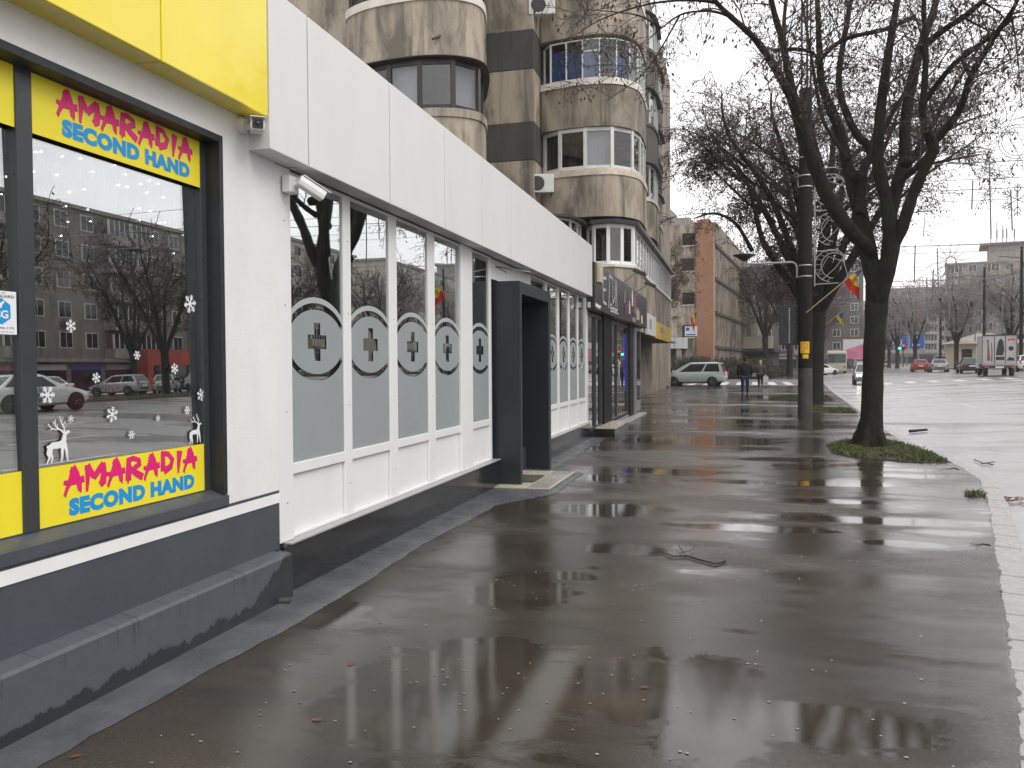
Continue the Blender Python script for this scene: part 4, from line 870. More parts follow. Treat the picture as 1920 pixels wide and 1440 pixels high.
f_(B(-.2,2.6,24,40,2.9,3.15),'canopy','greyband')
f_(B(-12,-2.4,-2.6,.24,2.9,3.9),'porch_roof','signwhite'); f_(B(-11.6,-11.2,-2.5,-2.1,0,2.9).box(-3.0,-2.6,-2.5,-2.1,0,2.9),'porch_column','pale_block'); f_(B(-10.5,-7,.15,.24,0,2.6),'door','dark_in')
o = B(-1.1,1.1,-.08,.08,-.6,.6).build('blue_white_sign', M_['signwhite']); o.location=(-4.1,77.3,4.45); o.scale=(.5,.8,.75); tag(o,'pale blue and white sign on the porch of the office block','sign')
MB().box(-.9,.9,-.084,-.081,-.5,-.36).build('blue_strip', M_['blue_sign'], o); MB().box(-.9,-.3,-.084,-.081,.05,.45).build('blue_block', M_['blue_sign'], o)
wb = thing('finned_building','pale building with tall white fins beyond the office block','building',(1.6,113,0),-ang)
B(-14,0,0,18,0,13.5).build('wall', M_['greybrown'], wb); B(-14,.2,0,18,13.5,13.9).build('roof', M_['far_grey'], wb)
for k in range(7): B(-.02,.5,1+k*2.5,1.7+k*2.5,3.4,12.3).build('fin', M_['pale_block'], wb)
for k in range(4): B(-11+k*2.6,-10.3+k*2.6,-.35,.0,3.4,12.3).build('fin', M_['pale_block'], wb)
B(-3,3.4,-6,17,2.9,3.3).build('canopy', M_['dark_metal'], wb); B(-1,3.3,-6.3,-6.02,3.3,4.8).build('canopy_sign', M_['cream_plastic'], wb)
B(-2.5,2.6,-3,16,0,2.9).build('ground_floor', M_['dark_in'], wb)
# ------------------------------------------------------------------ generic block maker for the far frontages
def block(name, lab, loc, rz, w, d, h, floors, cols, m, wmat='brown_frame', balc=(), roof='far_grey', side=False, shop=None):
    o = thing(name, lab, 'building', loc, rz)
    B(-w/2,w/2,0,d,0,h).build('wall', M_[m], o); B(-w/2-.25,w/2+.25,-.25,d+.2,h,h+.35).build('roof', M_[roof], o)
    fh = (h-3.4)/floors; cw = w/cols
    fm_ = MB().box(-.75,.75,-.07,.05,-.06,1.44).mesh('window', M_['old_white']); pm = MB().box(-.66,-.04,-.085,-.06,.03,1.36).box(.04,.66,-.085,-.06,.03,1.36).mesh('pane', M_['car_glass'])
    bm_ = MB().box(-cw*.46,cw*.46,-1.1,-.0,-1.0,-.05).mesh('balcony', M_['pale_block']); gm_ = MB().box(-cw*.44,cw*.44,-1.05,-.9,-.04,1.3).mesh('balcony_glazing', M_['car_glass']); mm_=MB()
    for k in range(5): mm_.box(-cw*.44+k*cw*.22-.05,-cw*.44+k*cw*.22+.05,-1.07,-.88,-.04,1.3)
    mm_=mm_.mesh('mullion', M_['old_white'])
    for f in range(floors):
        for c in range(cols):
            x=-w/2+cw*(c+.5); z=3.4+fh*f+.9
            if c in balc:
                b=link('balcony',bm_,o); b.location=(x,0,z+.02); link('balcony_glazing',gm_,b); link('mullion',mm_,b)
            else:
                p=link('window',fm_,o); p.location=(x,0,z); link('pane',pm,p)
        if side:
            for c in range(int(d/4)):
                p=link('window',fm_,o); p.location=(-w/2,2+c*4,3.4+fh*f+.9); p.rotation_euler=(0,0,-pi/2); link('pane',pm,p)
    B(-w/2-.5,w/2+.5,-.9,.0,3.0,3.3).build('shop_canopy', M_['far_grey'], o); n=int(w/4)
    for k in range(n):
        p=B(-w/2+k*w/n+.3,-w/2+(k+1)*w/n-.3,-.06,.04,.4,2.8).build('shop_window', M_['car_glass'], o); B(-w/2+k*w/n+.3,-w/2+(k+1)*w/n-.3,-.1,-.061,2.3,2.8).build('shop_sign', M_[(shop or ['signwhite','pinkprint','soffit','blue_sign'])[k%4]], p)
    return o
# the street front across the road (seen in the shop windows); fronts face -X
ZR=.85
block('opposite_block','long four storey block mirrored in the shop window',(52,55,ZR),-pi/2,46,11,17.0,5,15,'opp_wall',balc=(2,3,7,11,12))
block('opposite_block','taller flat block mirrored in the pharmacy panes',(50,98,ZR),-pi/2,34,11,17,5,11,'opp_pale',balc=(1,4,8))
block('opposite_block','low block at the near end of the mirrored street front',(54,14,ZR),-pi/2,30,11,15,4,10,'opp_wall',balc=(3,6))
block('opposite_block','pale slab block further down the mirrored street front',(47,137,ZR),-pi/2,36,11,17,5,12,'opp_pale',balc=(2,5,9))
rs = thing('red_shop_front','red framed shop with large letters across the road','shop',(49.8,75,ZR))
B(0,1.8,-6,6,2.6,4.2).build('fascia', M_['red_shop'], rs); B(.0,1.8,-6,-5.2,0,2.6).build('pier', M_['red_shop'], rs); B(.0,1.8,5.2,6,0,2.6).build('pier', M_['red_shop'], rs); B(.6,1.8,-5.2,5.2,0,2.6).build('window', M_['car_glass'], rs)
mb=MB(); text_mb(mb,'ene',Matrix(((0,0,-1,-.02),(-1,0,0,3.2),(0,1,0,2.9),(0,0,0,1))),1.0,4.2,.05,.0); mb.build('letters', M_['red_letters'], rs)
# tower with rooftop antennas on the right
tw = block('tower_block','tall pale apartment tower with rooftop antennas at the right','0' and (57.5,192,.8),-.22,30,16,21.3,7,9,'pale_block',balc=(0,2,4,6,8),side=True)
B(-7,8,3,12,21.65,25.3).build('roof_house', M_['far_grey'], tw); B(-8.6,8.6,2,13,25.3,25.7).build('roof_slab', M_['far_grey'], tw)
for i,x in enumerate((-6.5,-5.4,-4.3,-3.6,-2.2,4.6,5.5)): MB().tube([(x,6,25.7),(x,6,28.4+(i*7%4)*.7)],.10,6).tube([(x,5.8,27),(x,5.8,28.8)],.16,6).build('antenna', M_['wire_grey'], tw)
for k in range(6): B(-15.2,-12,-1.8,-.01,3.4+k*2.7,4.6+k*2.7).build('corner_balcony', M_['pale_block'], tw)
mbk = block('middle_block','lower pale block with an orange panel beyond the pavilion',(59,262,.8),-.15,42,14,22,7,12,'pale_block',balc=(1,4,7,10)); B(-12.5,-8.5,-1.3,-1.12,11.5,17.5).build('orange_panel', M_['terracotta'], mbk)
block('end_block','pale block with pinkish end wall at the right edge',(49,176,.8),-pi/2+.08,40,12,17,5,11,'pale_block',balc=(2,5,8))
block('distant_block','hazy apartment block behind the trees on the left',(8,185,0),-.1,34,14,22,7,10,'greybrown',balc=(2,6))
block('distant_block','distant low block closing the street beyond the bus',(48,420,0),0,90,14,20,6,22,'far_grey')
kio = thing('pavilion','low beige pavilion with a pitched green roof behind the parked cars','kiosk',(31,118,.8))
B(-4,4,0,5,0,3.0).build('wall', M_['cream_plastic'], kio); MB().add([(-4.8,-.8,3),(4.8,-.8,3),(4.8,5.8,3),(-4.8,5.8,3),(-.8,2.5,4.4),(.8,2.5,4.4)],[(0,1,5,4),(1,2,5),(2,3,4,5),(3,0,4),(3,2,1,0)]).build('roof', M_['far_grey'], kio); B(-1.2,1.2,-.06,-.01,.3,2.6).build('door', M_['dark_in'], kio)
for x in (-3.2,2.0): B(x,x+1.2,-.06,-.01,.9,2.3).build('window', M_['car_glass'], kio)
cf = thing('corner_cafe','dark canopied cafe front beside the pavilion','shop',(35.5,121,.8)); B(-4,4,0,4,0,4.2).build('wall', M_['greybrown'], cf); B(-4.6,4.6,-2.2,.0,3.6,4.0).build('canopy', M_['dark_metal'], cf)
for x in (-3,-.6,1.8): B(x,x+1.8,-.06,-.01,.3,2.6).build('window', M_['car_glass'], cf)
for x in (-.4,1.0): MB().lathe([(.42,0),(.42,.1)],n=16,M=Matrix.Translation((x,-2.3,3.1))@Matrix.Rotation(pi/2,4,'X')).build('round_sign', M_['signwhite'], cf)
# hedge and shrubs
def hedge(name, path, w, h, n, lab, seed, m1='twig', m2='grass'):
    rnd=random.Random(seed); mb=MB(); lf=MB()
    for i in range(n):
        t_=rnd.random()*(len(path)-1); k=int(t_); f=t_-k; x=path[k][0]*(1-f)+path[k+1][0]*f+rnd.gauss(0,w*.35); y=path[k][1]*(1-f)+path[k+1][1]*f+rnd.gauss(0,w*.35); hh=h*rnd.uniform(.55,1.05)
        dx,dy=rnd.gauss(0,h*.13),rnd.gauss(0,h*.13); mb.tube([(x,y,0),(x+dx*.5,y+dy*.5,hh*.6),(x+dx,y+dy,hh)],[.02,.013,.006],3,False,False)
        for j in range(5):
            z=hh*rnd.uniform(.35,1); s_=rnd.uniform(.05,.11); cx_=x+dx*z/hh+rnd.gauss(0,.09); cy_=y+dy*z/hh+rnd.gauss(0,.09); a=rnd.random()*6
            lf.add([(cx_+s_*math.cos(a),cy_+s_*math.sin(a),z),(cx_,cy_,z+s_),(cx_-s_*math.cos(a),cy_-s_*math.sin(a),z+.02),(cx_,cy_,z-s_)],[(0,1,2,3)])
    o=tag(mb.build(name,M_[m1]),lab,'hedge'); lf.build('leaves',M_[m2],o); return o
M_['hedge_leaf']=simple('dull_hedge_leaf',(.055,.048,.025),.75,var=.5,scale=6)
hedge('hedge',[(2.6,84),(4.2,96),(6.0,112)],1.0,1.15,1100,'brown clipped hedge along the far pavement',1,'twig','hedge_leaf')
hedge('shrub',[(-5.2,77),(-2.5,77.5)],1.3,2.1,500,'tangled bare shrub in front of the pale wall by the minivan',2,'twig','hedge_leaf'); hedge('shrub',[(-1.6,77.5),(2.4,79)],1.5,2.0,700,'tangled shrub in front of the ribbed office side',3,'twig','hedge_leaf')
# ------------------------------------------------------------------ trees
class Tree:
    def __init__(s, seed, rmin=.005, sz=1.):
        s.rmin=rmin; s.sz=sz; s.r=random.Random(seed); s.limb=MB(); s.tw=MB(); s.sd=MB(); s.paths=[]
    def addlimb(s, pts, rad, n=10, spawn=True):
        P=smooth3(pts,4); R=np.interp(np.linspace(0,1,len(P)),np.linspace(0,1,len(rad)),rad)
        R=[r*(1+(.03 if r>.1 else .06)*math.sin(i*1.9)+s.r.uniform(-.025,.025)) for i,r in enumerate(R)]
        s.limb.tube(P,R,n,True,True)
        if spawn: s.paths.append((P,list(R)))
    def spray(s, P, R, start, step, L, lev, droop, seeds, up=.35, spread=.9):
        P=[np.array(p) for p in P]; d=0; nxt=None
        tot=sum(np.linalg.norm(P[i+1]-P[i]) for i in range(len(P)-1)); acc=0; nxt=tot*start
        for i in range(len(P)-1):
            sg=P[i+1]-P[i]; l=np.linalg.norm(sg)
            while nxt<acc+l:
                f=(nxt-acc)/l; p=P[i]+sg*f; t_=sg/l; r0=R[i]*(1-f)+R[i+1]*f
                rv=np.array([s.r.gauss(0,1),s.r.gauss(0,1),s.r.gauss(0,.6)]); rv-=t_*(rv@t_); rv/=np.linalg.norm(rv)+1e-6
                s.twig(p, t_*.55+rv*spread+np.array([0,0,up]), L*s.r.uniform(.55,1.25), min(r0*.5,.006+.008*L), lev, droop, seeds)
                nxt+=step*s.r.uniform(.6,1.4)
            acc+=l
    def twig(s, p, d, L, r, lev, droop, seeds):
        d=d/np.linalg.norm(d); n=4 if lev>0 else 3; pts=[p]; q=p.copy()
        for k in range(n):
            d=d+np.array([s.r.gauss(0,.16),s.r.gauss(0,.16),s.r.gauss(0,.1)-droop*(k+1)/n*(.6 if lev else 1.)]); d/=np.linalg.norm(d); q=q+d*L/n; pts.append(q)
        rr=[max(s.rmin,r*(1-.75*k/n)) for k in range(n+1)]
        s.tw.tube(pts,rr,4 if lev>1 else 3,False,True)
        if lev>0:
            s.spray(pts,rr,.22,max(.10,L*.14),L*.48,lev-1,droop,seeds,.1,.8)
        elif seeds:
            for k in range(s.r.choice(seeds)):
                b=pts[s.r.randint(1,n)]+np.array([s.r.gauss(0,.025),s.r.gauss(0,.025),-s.r.uniform(.01,.09)]); h=s.r.uniform(.045,.095)*s.sz; a=s.r.random()*6; w=h*.30
                c,e=math.cos(a)*w,math.sin(a)*w; ox,oy=s.r.gauss(0,h*.3),s.r.gauss(0,h*.3)
                s.sd.add([(b[0],b[1],b[2]),(b[0]+c+ox*.5,b[1]+e+oy*.5,b[2]-h*.5),(b[0]+ox,b[1]+oy,b[2]-h),(b[0]-c+ox*.5,b[1]-e+oy*.5,b[2]-h*.5)],[(0,1,2,3)])
    def build(s, name, lab, loc, group, barkm='bark', twm='twig', sdm='seeds', off=(0,0,0)):
        o=thing(name,lab,'tree',loc,0,group)
        s.limb.build('trunk',M_[barkm],o,True); c=s.tw.build('crown',M_[twm],o,True)
        if s.sd.v: s.sd.build('dry_seeds',M_[sdm],c)
        return o
def smooth3(P,n):
    P=[np.array(p,float) for p in P]; out=[]
    for i in range(len(P)-1):
        p0=P[max(i-1,0)];p1=P[i];p2=P[i+1];p3=P[min(i+2,len(P)-1)]
        for k in range(n):
            t_=k/n; out.append(.5*((2*p1)+(-p0+p2)*t_+(2*p0-5*p1+4*p2-p3)*t_*t_+(-p0+3*p1-3*p2+p3)*t_**3))
    out.append(P[-1]); return out
def traced(pts, Y, dY): return [PY(u,v,Y+dY*i/max(1,len(pts)-1)) for i,(u,v) in enumerate(pts)]
Y1=15.85
T=Tree(11,.0045,1.)
T.addlimb([PY(1632,842,Y1)+[0,0,-.05],PY(1632,826,Y1),PY(1634,790,Y1),PY(1637,700,Y1),PY(1642,600,Y1),PY(1645,550,Y1),PY(1647,515,Y1),PY(1648,488,Y1)],[.28,.235,.19,.178,.182,.20,.22,.14],16,False)
for k in range(5):
    a=.5+k*1.25; b=PY(1632,838,Y1); T.addlimb([b+[.5*math.cos(a),.5*math.sin(a),-.06],b+[.3*math.cos(a),.3*math.sin(a),.03],b+[.18*math.cos(a),.18*math.sin(a),.22],b+[.12*math.cos(a),.12*math.sin(a),.5]],[.04,.08,.09,.05],8,False)
LT=[([(1636,475),(1622,458),(1601,440),(1559,382),(1534,326),(1509,262),(1491,198),(1467,152),(1438,103),(1410,67),(1371,32),(1343,4),(1310,-40)],[.12,.14,.15,.155,.15,.14,.12,.085,.075,.065,.055,.045,.03],-2.2),
 ([(1371,32),(1340,22),(1311,21),(1275,28),(1240,53),(1215,75)],[.035,.03,.026,.022,.016,.01],-.6),
 ([(1495,202),(1481,149),(1467,78),(1452,25),(1440,-30)],[.10,.085,.075,.065,.05],-.5),
 ([(1472,110),(1470,46),(1474,0),(1480,-50)],[.05,.045,.04,.03],.5),
 ([(1645,565),(1636,510),(1624,455),(1611,392),(1594,330),(1587,301),(1573,241),(1555,198),(1541,156),(1537,106),(1534,35),(1531,-30)],[.15,.19,.20,.165,.14,.125,.12,.11,.09,.075,.06,.05],.9),
 ([(1612,400),(1617,345),(1622,310),(1633,294),(1625,270),(1608,255),(1587,212),(1576,177),(1573,142),(1580,88),(1590,35),(1598,-30)],[.10,.10,.10,.10,.095,.09,.085,.08,.075,.07,.06,.045],1.6),
 ([(1650,565),(1662,510),(1671,455),(1664,385),(1647,312),(1647,262),(1651,212),(1658,152),(1668,88),(1679,21),(1690,-40)],[.15,.19,.19,.14,.13,.12,.11,.10,.085,.07,.05],-.4),
 ([(1664,430),(1674,385),(1686,336),(1697,301),(1697,262),(1700,212),(1711,152),(1725,92),(1750,21),(1765,-40)],[.13,.14,.145,.14,.13,.125,.12,.105,.08,.06],1.4),
 ([(1722,95),(1764,60),(1806,32),(1842,3),(1880,-30)],[.085,.07,.06,.05,.035],-.6),
 ([(1662,500),(1675,462),(1692,425),(1711,368),(1732,319),(1750,283),(1745,262),(1739,248),(1730,212),(1732,177),(1736,106),(1732,21),(1735,-40)],[.10,.13,.14,.12,.115,.12,.105,.09,.075,.07,.06,.05,.04],-1.0),
 ([(1686,340),(1710,322),(1730,302),(1750,275)],[.08,.07,.065,.06],-.2),
 ([(1748,270),(1789,223),(1806,188),(1821,142),(1842,106),(1870,60),(1895,25),(1915,-15)],[.09,.08,.075,.07,.06,.055,.045,.035],-1.2),
 ([(1734,191),(1764,149),(1792,117),(1821,96),(1863,64),(1905,30)],[.06,.058,.055,.05,.04,.03],-.7),
 ([(1655,245),(1680,200),(1697,173),(1722,110)],[.06,.055,.05,.045],.8),
 ([(1590,300),(1560,255),(1540,215),(1525,130),(1510,40),(1500,-20)],[.05,.045,.04,.035,.03,.02],1.0),
 ([(1530,120),(1580,75),(1660,55),(1716,30)],[.05,.05,.048,.045],.3),
 ([(1450,95),(1490,92),(1525,100),(1540,130)],[.045,.042,.04,.03],.2),
 ([(1821,142),(1806,115),(1812,95),(1835,85)],[.05,.04,.035,.02],.1)]
kn=[(1601,443),(1690,420),(1750,283),(1700,305),(1606,330),(1658,365)]
for pts,rad,dY in LT: T.addlimb(traced(pts,Y1-.1,dY),[r*.79 for r in rad],9)
for u,v in kn: T.limb.ball(PY(u,v,Y1-.12),.11,8,sq=(1,1,.9))
# thin outer branches reaching over the pavement and off the top of the picture
EX=[([(1343,4),(1290,0),(1230,5),(1170,20),(1120,40),(1085,62)],.028,-1.5),([(1240,53),(1200,30),(1150,22),(1100,18)],.02,-.8),([(1275,28),(1240,90),(1205,140),(1165,170),(1135,190)],.018,-.8),
    ([(1895,25),(1905,80),(1912,150),(1915,200)],.02,-.5),([(1870,60),(1890,95),(1900,140)],.018,.4),([(1842,3),(1880,30),(1910,70)],.02,.5),([(1806,32),(1850,55),(1890,60),(1925,90)],.02,.6)]
for pts,r,dY in EX: T.addlimb(traced(pts,Y1-2.0 if pts[0][0]<1400 else Y1-1,dY),[r,r*.5,r*.25],5)
for P,R in T.paths:
    sz=R[0]; T.spray(P,R,(.58 if sz>.1 else .45 if sz>.05 else .10),.33,1.2,2,.17,(0,1,1,2),.25)
T.build('street_tree','dark forked street tree standing in the nearest grass patch',tuple(PY(1632,838,Y1)*[1,1,0]),'street trees along the pavement')
def gen_tree(seed, H, trunk, r0, nl, spread, Lt, step, seeds, lev=2, droop=.14, base=(0,0,0), lean=(0,0), rmin=.012, sz=1.5):
    T=Tree(seed,rmin,sz); b=np.array(base,float); rn=T.r
    top=b+[lean[0]*trunk,lean[1]*trunk,trunk]
    T.addlimb([b-[0,0,.1],b+(top-b)*.08,b+(top-b)*.5,top],[r0*1.5,r0*1.1,r0,r0*1.05],12,False)
    for i in range(nl):
        a=2*pi*i/nl+rn.uniform(-.4,.4); sp=spread*rn.uniform(.5,1.1); hh=H-trunk
        p=[top+[0,0,-.15],top+[math.cos(a)*sp*.22,math.sin(a)*sp*.22,hh*.22],top+[math.cos(a)*sp*.5,math.sin(a)*sp*.5,hh*.52],top+[math.cos(a)*sp*.8+rn.gauss(0,.3),math.sin(a)*sp*.8+rn.gauss(0,.3),hh*.8],top+[math.cos(a)*sp,math.sin(a)*sp,hh*rn.uniform(.9,1.05)]]
        T.addlimb(p,[r0*.62,r0*.5,r0*.36,r0*.2,r0*.06],7)
        for j in range(3):
            k=rn.uniform(.25,.75); q=p[1]+(p[3]-p[1])*k; a2=a+rn.uniform(-1.3,1.3); l=sp*rn.uniform(.35,.7)
            T.addlimb([q,q+[math.cos(a2)*l*.5,math.sin(a2)*l*.5,l*.45],q+[math.cos(a2)*l,math.sin(a2)*l,l*rn.uniform(.6,1.)]],[r0*.24,r0*.16,r0*.05],6)
    for P,R in T.paths: T.spray(P,R,.18,step,Lt,lev,droop,seeds,.22)
    return T
# second tree behind the pole: two trunks leaning apart, dense hanging twigs
Y2=33.5
T=gen_tree(7,12,3.4,.30,8,6.0,1.95,.40,(1,2,3),2,.16,base=PY(1527,756,Y2)*[1,1,0],lean=(.03,0),rmin=.009,sz=1.15)
for pts,rad in (([(1520,640),(1500,560),(1460,500),(1430,450),(1412,380),(1395,330),(1370,290)],[.2,.17,.14,.11,.08,.05,.03]),([(1530,600),(1545,500),(1552,400),(1560,300),(1565,200)],[.2,.17,.14,.11,.07]),([(1410,470),(1380,420),(1340,400),(1300,410)],[.09,.07,.05,.02]),([(1560,420),(1620,360),(1700,320),(1780,300),(1840,290)],[.10,.09,.07,.05,.02]),([(1556,330),(1640,260),(1720,210),(1790,180)],[.09,.07,.05,.02])):
    P=traced(pts,Y2,1.5); T.addlimb(P,rad,8); T.spray(P,list(np.linspace(rad[0],rad[-1],len(P))),.15,.36,1.9,2,.16,(1,2,3),.15)
T.build('street_tree','bushy second street tree behind the concrete pole',tuple(PY(1527,756,Y2)*[1,1,0]),'street trees along the pavement','bark','twig','seeds')
# farther trees: three kinds, copied
def proto(seed,H,trunk,r0,nl,spread,Lt,step,seeds,lev,mats,lab,loc,grp):
    T=gen_tree(seed,H,trunk,r0,nl,spread,Lt,step,seeds,lev,rmin=.018,sz=2.4); o=T.build('street_tree',lab,(0,0,0),grp,*mats); o.location=loc; return o
def again(o,lab,loc,rz,s=1.,grp=None):
    c=copy_tree(o); c.location=loc; c.rotation_euler=(0,0,rz); c.scale=(s,s,s); c['label']=lab
    if grp: c['group']=grp
    return c
gA='bare trees along the far left pavement'
A=proto(21,13,4,.30,6,4.2,2.0,.45,(3,4,5),1,('bark','twig_red','seeds'),'reddish bare tree beside the far hedge',(5.3,92,0),gA)
again(A,'bare tree at the end of the far hedge',(8.2,112,0),1.3,1.05); again(A,'bare tree near the far traffic lights',(11.5,140,0),2.4,1.1); again(A,'bare tree in front of the finned building',(3.2,104,0),3.9,1.15)
again(A,'farthest bare tree in the left row',(16,175,0),.7,1.1); again(A,'bare tree beyond the far traffic lights',(13.5,158,0),5.0,1.1); again(A,'brown tree in front of the pale wall of the office block',(-7.0,67,0),4.4,.8)
gB='light wrapped trees down the street'
Bp=proto(31,11,3,.26,6,4.4,1.9,.32,(3,4,5),1,('bark','twig_pale','seeds_grey'),'pale light wrapped tree right of the truck',(29.5,104,.8),gB)
for i,(x,y,rz,s_,lab) in enumerate(((25.8,112,1.,1.,'pale tree rising behind the dark parked car'),(24.2,128,2.2,1.05,'pale tree behind the silver parked car'),(24.8,145,3.1,1.1,'pale tree behind the red parked car'),(27,166,4.3,1.1,'pale tree near the blue road signs'),(30,195,5.1,1.2,'far pale tree right of the blue road signs'),(33,230,.4,1.25,'hazy tree at the end of the right row'),(21,190,2.,1.2,'pale tree down the middle of the street end'),(19,225,3.6,1.3,'hazy pale tree behind the pink billboard'),(24,250,4.7,1.3,'hazy tree at the centre of the street end'),(36,270,1.8,1.4,'farthest hazy tree on the right'),(33.5,92,2.9,1.,'pale tree behind the truck at the right edge'))): again(Bp,lab,(x,y,.6 if y<180 else .3),rz,s_)
gC='bare trees on the verge across the road'
Cp=proto(41,10,2.6,.24,6,4.2,1.9,.62,(1,2),1,('bark','twig','seeds'),'bare verge tree mirrored at the left of the shop window',(31.5,34,.8),gC)
for i,(x,y,rz,s_,lab) in enumerate(((31.5,48,1.1,1.05,'bare verge tree mirrored in the middle of the shop window'),(31,64,2.7,1.,'bare verge tree mirrored near the window right edge'),(30.5,80,4.2,1.1,'bare verge tree mirrored in the pharmacy panes'),(44,60,.5,1.2,'tall bare tree by the mirrored street front'),(45,40,3.3,1.1,'bare tree close to the mirrored block'))): again(Cp,lab,(x,y,.8),rz,s_)
# ------------------------------------------------------------------ concrete pole and what hangs on it
pb_=PY(1510,782,24.2); PX0,PY0=1.80,24.2
po=thing('concrete_pole','thick weathered concrete lamp pole with pale peeling base','pole',(PX0,PY0,0))
MB().lathe([(.192,-.05),(.190,.6),(.188,1.35)],n=10,smooth=True).build('base',M_['pole_low'],po)
MB().lathe([(.1875,1.352),(.184,3),(.176,6),(.165,9)],n=10).build('shaft',M_['concrete_pole'],po)
for z in (3.85,4.15,6.3,6.6,7.1): MB().lathe([(.18,0),(.190,.0),(.190,.04),(.18,.04)],(0,0,z),n=16,cap=False).build('band',M_['grey_metal'],po)
mb=MB()
for k in range(5):
    a=k*1.256; mb.tube([(.13*math.cos(a),.13*math.sin(a),8.2),(.12*math.cos(a),.12*math.sin(a),12.5)],.022,6)
mb.build('mast_tubes',M_['dark_metal'],po)
lp=thing('street_lamp','street lamp with a flat dish head on a curved white arm','street lamp',(PX0-.22,PY0,4.0))
MB().tube([(0,-.02,-.15),(0,-.02,.12),(-.03,-.02,.22),(-.12,-.02,.28),(-1.5,-.02,.27)],.028,8).build('arm',M_['wire_white'],lp)
MB().lathe([(.05,.0),(.06,.1),(.04,.16)],(-1.40,-.02,.20),n=12).build('neck',M_['wire_white'],lp); MB().lathe([(.06,.0),(.20,.10),(.32,.155),(.315,.17),(.05,.17)],(-1.40,-.02,.36),n=24).build('dish',M_['dark_metal'],lp)
ap=thing('advert_panel','dark back of a panel clamped to the concrete pole','panel',(PX0-.4,PY0+.26,2.0)); B(-.28,.40,-.04,.04,0,1.10).build('board',M_['black_plastic'],ap,bev=.01); B(-.02,.01,-.055,-.041,.05,1.05).build('rib',M_['grey_metal'],ap); B(-.28,.4,-.055,-.041,.52,.545).build('crossbar',M_['dark_metal'],ap)
yn=thing('notice','yellow notice plate strapped to the concrete pole','notice',(PX0,PY0,1.62)); arcp=lambda z0,z1,a0,a1: MB().add([(.194*math.cos(a),.194*math.sin(a),z) for z in (z0,z1) for a in np.linspace(a0,a1,9)],[(i,i+1,i+10,i+9) for i in range(8)],True)
arcp(.14,.46,-2.35,-1.05).build('plate',M_['yellow_sign'],yn); arcp(0,.11,-2.0,-1.2).build('torn_strip',M_['yellow_sign'],yn)
yn.rotation_euler=(0,0,0)
ring=[(math.cos(a)*.075,math.sin(a)*.075) for a in np.linspace(0,2*pi,18)]; ribbons(MB(),[(ring,.016,.016)],FY(-.02,-.198,.34),0,0).box(-.10,-.06,-.200,-.197,.17,.22).build('ring_mark',M_['orange'],yn)
def plate_cut(): pass
orn=thing('light_ornament','white arched light ornament on the side of the concrete pole','decoration',(PX0+.24,PY0,3.6))
mb=MB(); mb.tube([(0,0,0),(0,0,3.3)],.022,6)
for z in (.05,.95,2.05,3.2): mb.tube([(0,0,z),(.62,0,z+.02)],.014,5)
mb.build('frame',M_['wire_white'],orn); 
for zc,ph_ in ((.55,.4),(1.55,.4),(2.6,.4)):
    mb=MB()
    for r,cx_ in ((.42,.42),(.33,.50)):
        mb.tube([(cx_-r*math.cos(a),0,zc+r*1.05*math.sin(a)) for a in np.linspace(-1.5,2.6,16)],.012,5)
    for a in np.linspace(-1.3,2.2,11): mb.tube([(.42-.42*math.cos(a),0,zc+.44*math.sin(a)),(.50-.33*math.cos(a),0,zc+.35*math.sin(a))],.006,4)
    mb.tube([(.10,0,zc-.2),(.35,0,zc+.25),(.75,0,zc+.1),(.85,0,zc-.3)],.010,5); mb.tube([(.2,0,zc-.38),(.55,0,zc-.05),(.8,0,zc+.32)],.010,5)
    mb.build('arch',M_['wire_white'],orn)
def flag(name,base,tip,cols,lab,droop):
    o=thing(name,lab,'flag',tuple(base)); b=np.array(base); d=np.array(tip)-b; MB().tube([(0,0,0),tuple(d)],.016,6).build('staff',M_['wood'],o)
    L_=np.linalg.norm(d); n=12
    for k,m in enumerate(cols):
        vs=[];
        for i in range(n+1):
            for j in (0,1):
                q=(k+j)/len(cols); p=d*(.58+.42*(1-q*.62))-d*.02
                f=i/n; w=droop*f
                p=p+np.array([.08*f*math.sin(q*5+f*3)+.26*f*(.2+q),.16*math.sin(f*7+q*6)*f,-w*(.12+1.05*q*q)])
                vs.append(tuple(p))
        MB().add(vs,[(2*i,2*i+1,2*i+3,2*i+2) for i in range(n)],True).build('stripe',M_[m],o)
flag('flag',PY(1512,586,24.0),PY(1612,503,23.6),['blue_flag','yellow_flag','red_flag'],'blue yellow and red flag drooping from the concrete pole',.5)
pole2=thing('lamp_post','slim grey post carrying the farther flag','pole',(3.9,46,0)); MB().tube([(0,0,-.05),(0,0,6.5)],[.09,.06],10).build('shaft',M_['dark_metal'],pole2); MB().tube([(0,0,6.4),(-.4,0,6.7),(-1.4,0,6.7)],.03,6).build('arm',M_['dark_metal'],pole2)
flag('flag',(3.95,45.9,3.1),(5.25,45.6,4.2),['lightblue_flag','lightblue_flag','yellow_flag'],'blue and yellow flag on the farther post',.45)
flag('flag',(-5.6,77.5,4.3),(-3.6,76.8,6.2),['blue_flag','yellow_flag','red_flag'],'flag drooping over the porch of the office block',1.2)
o=thing('porch_flagpole','short bracket pole for the porch flag','pole',(-5.6,77.6,2.9)); MB().tube([(0,0,0),(0,0,1.6)],.04,6).build('shaft',M_['grey_metal'],o)
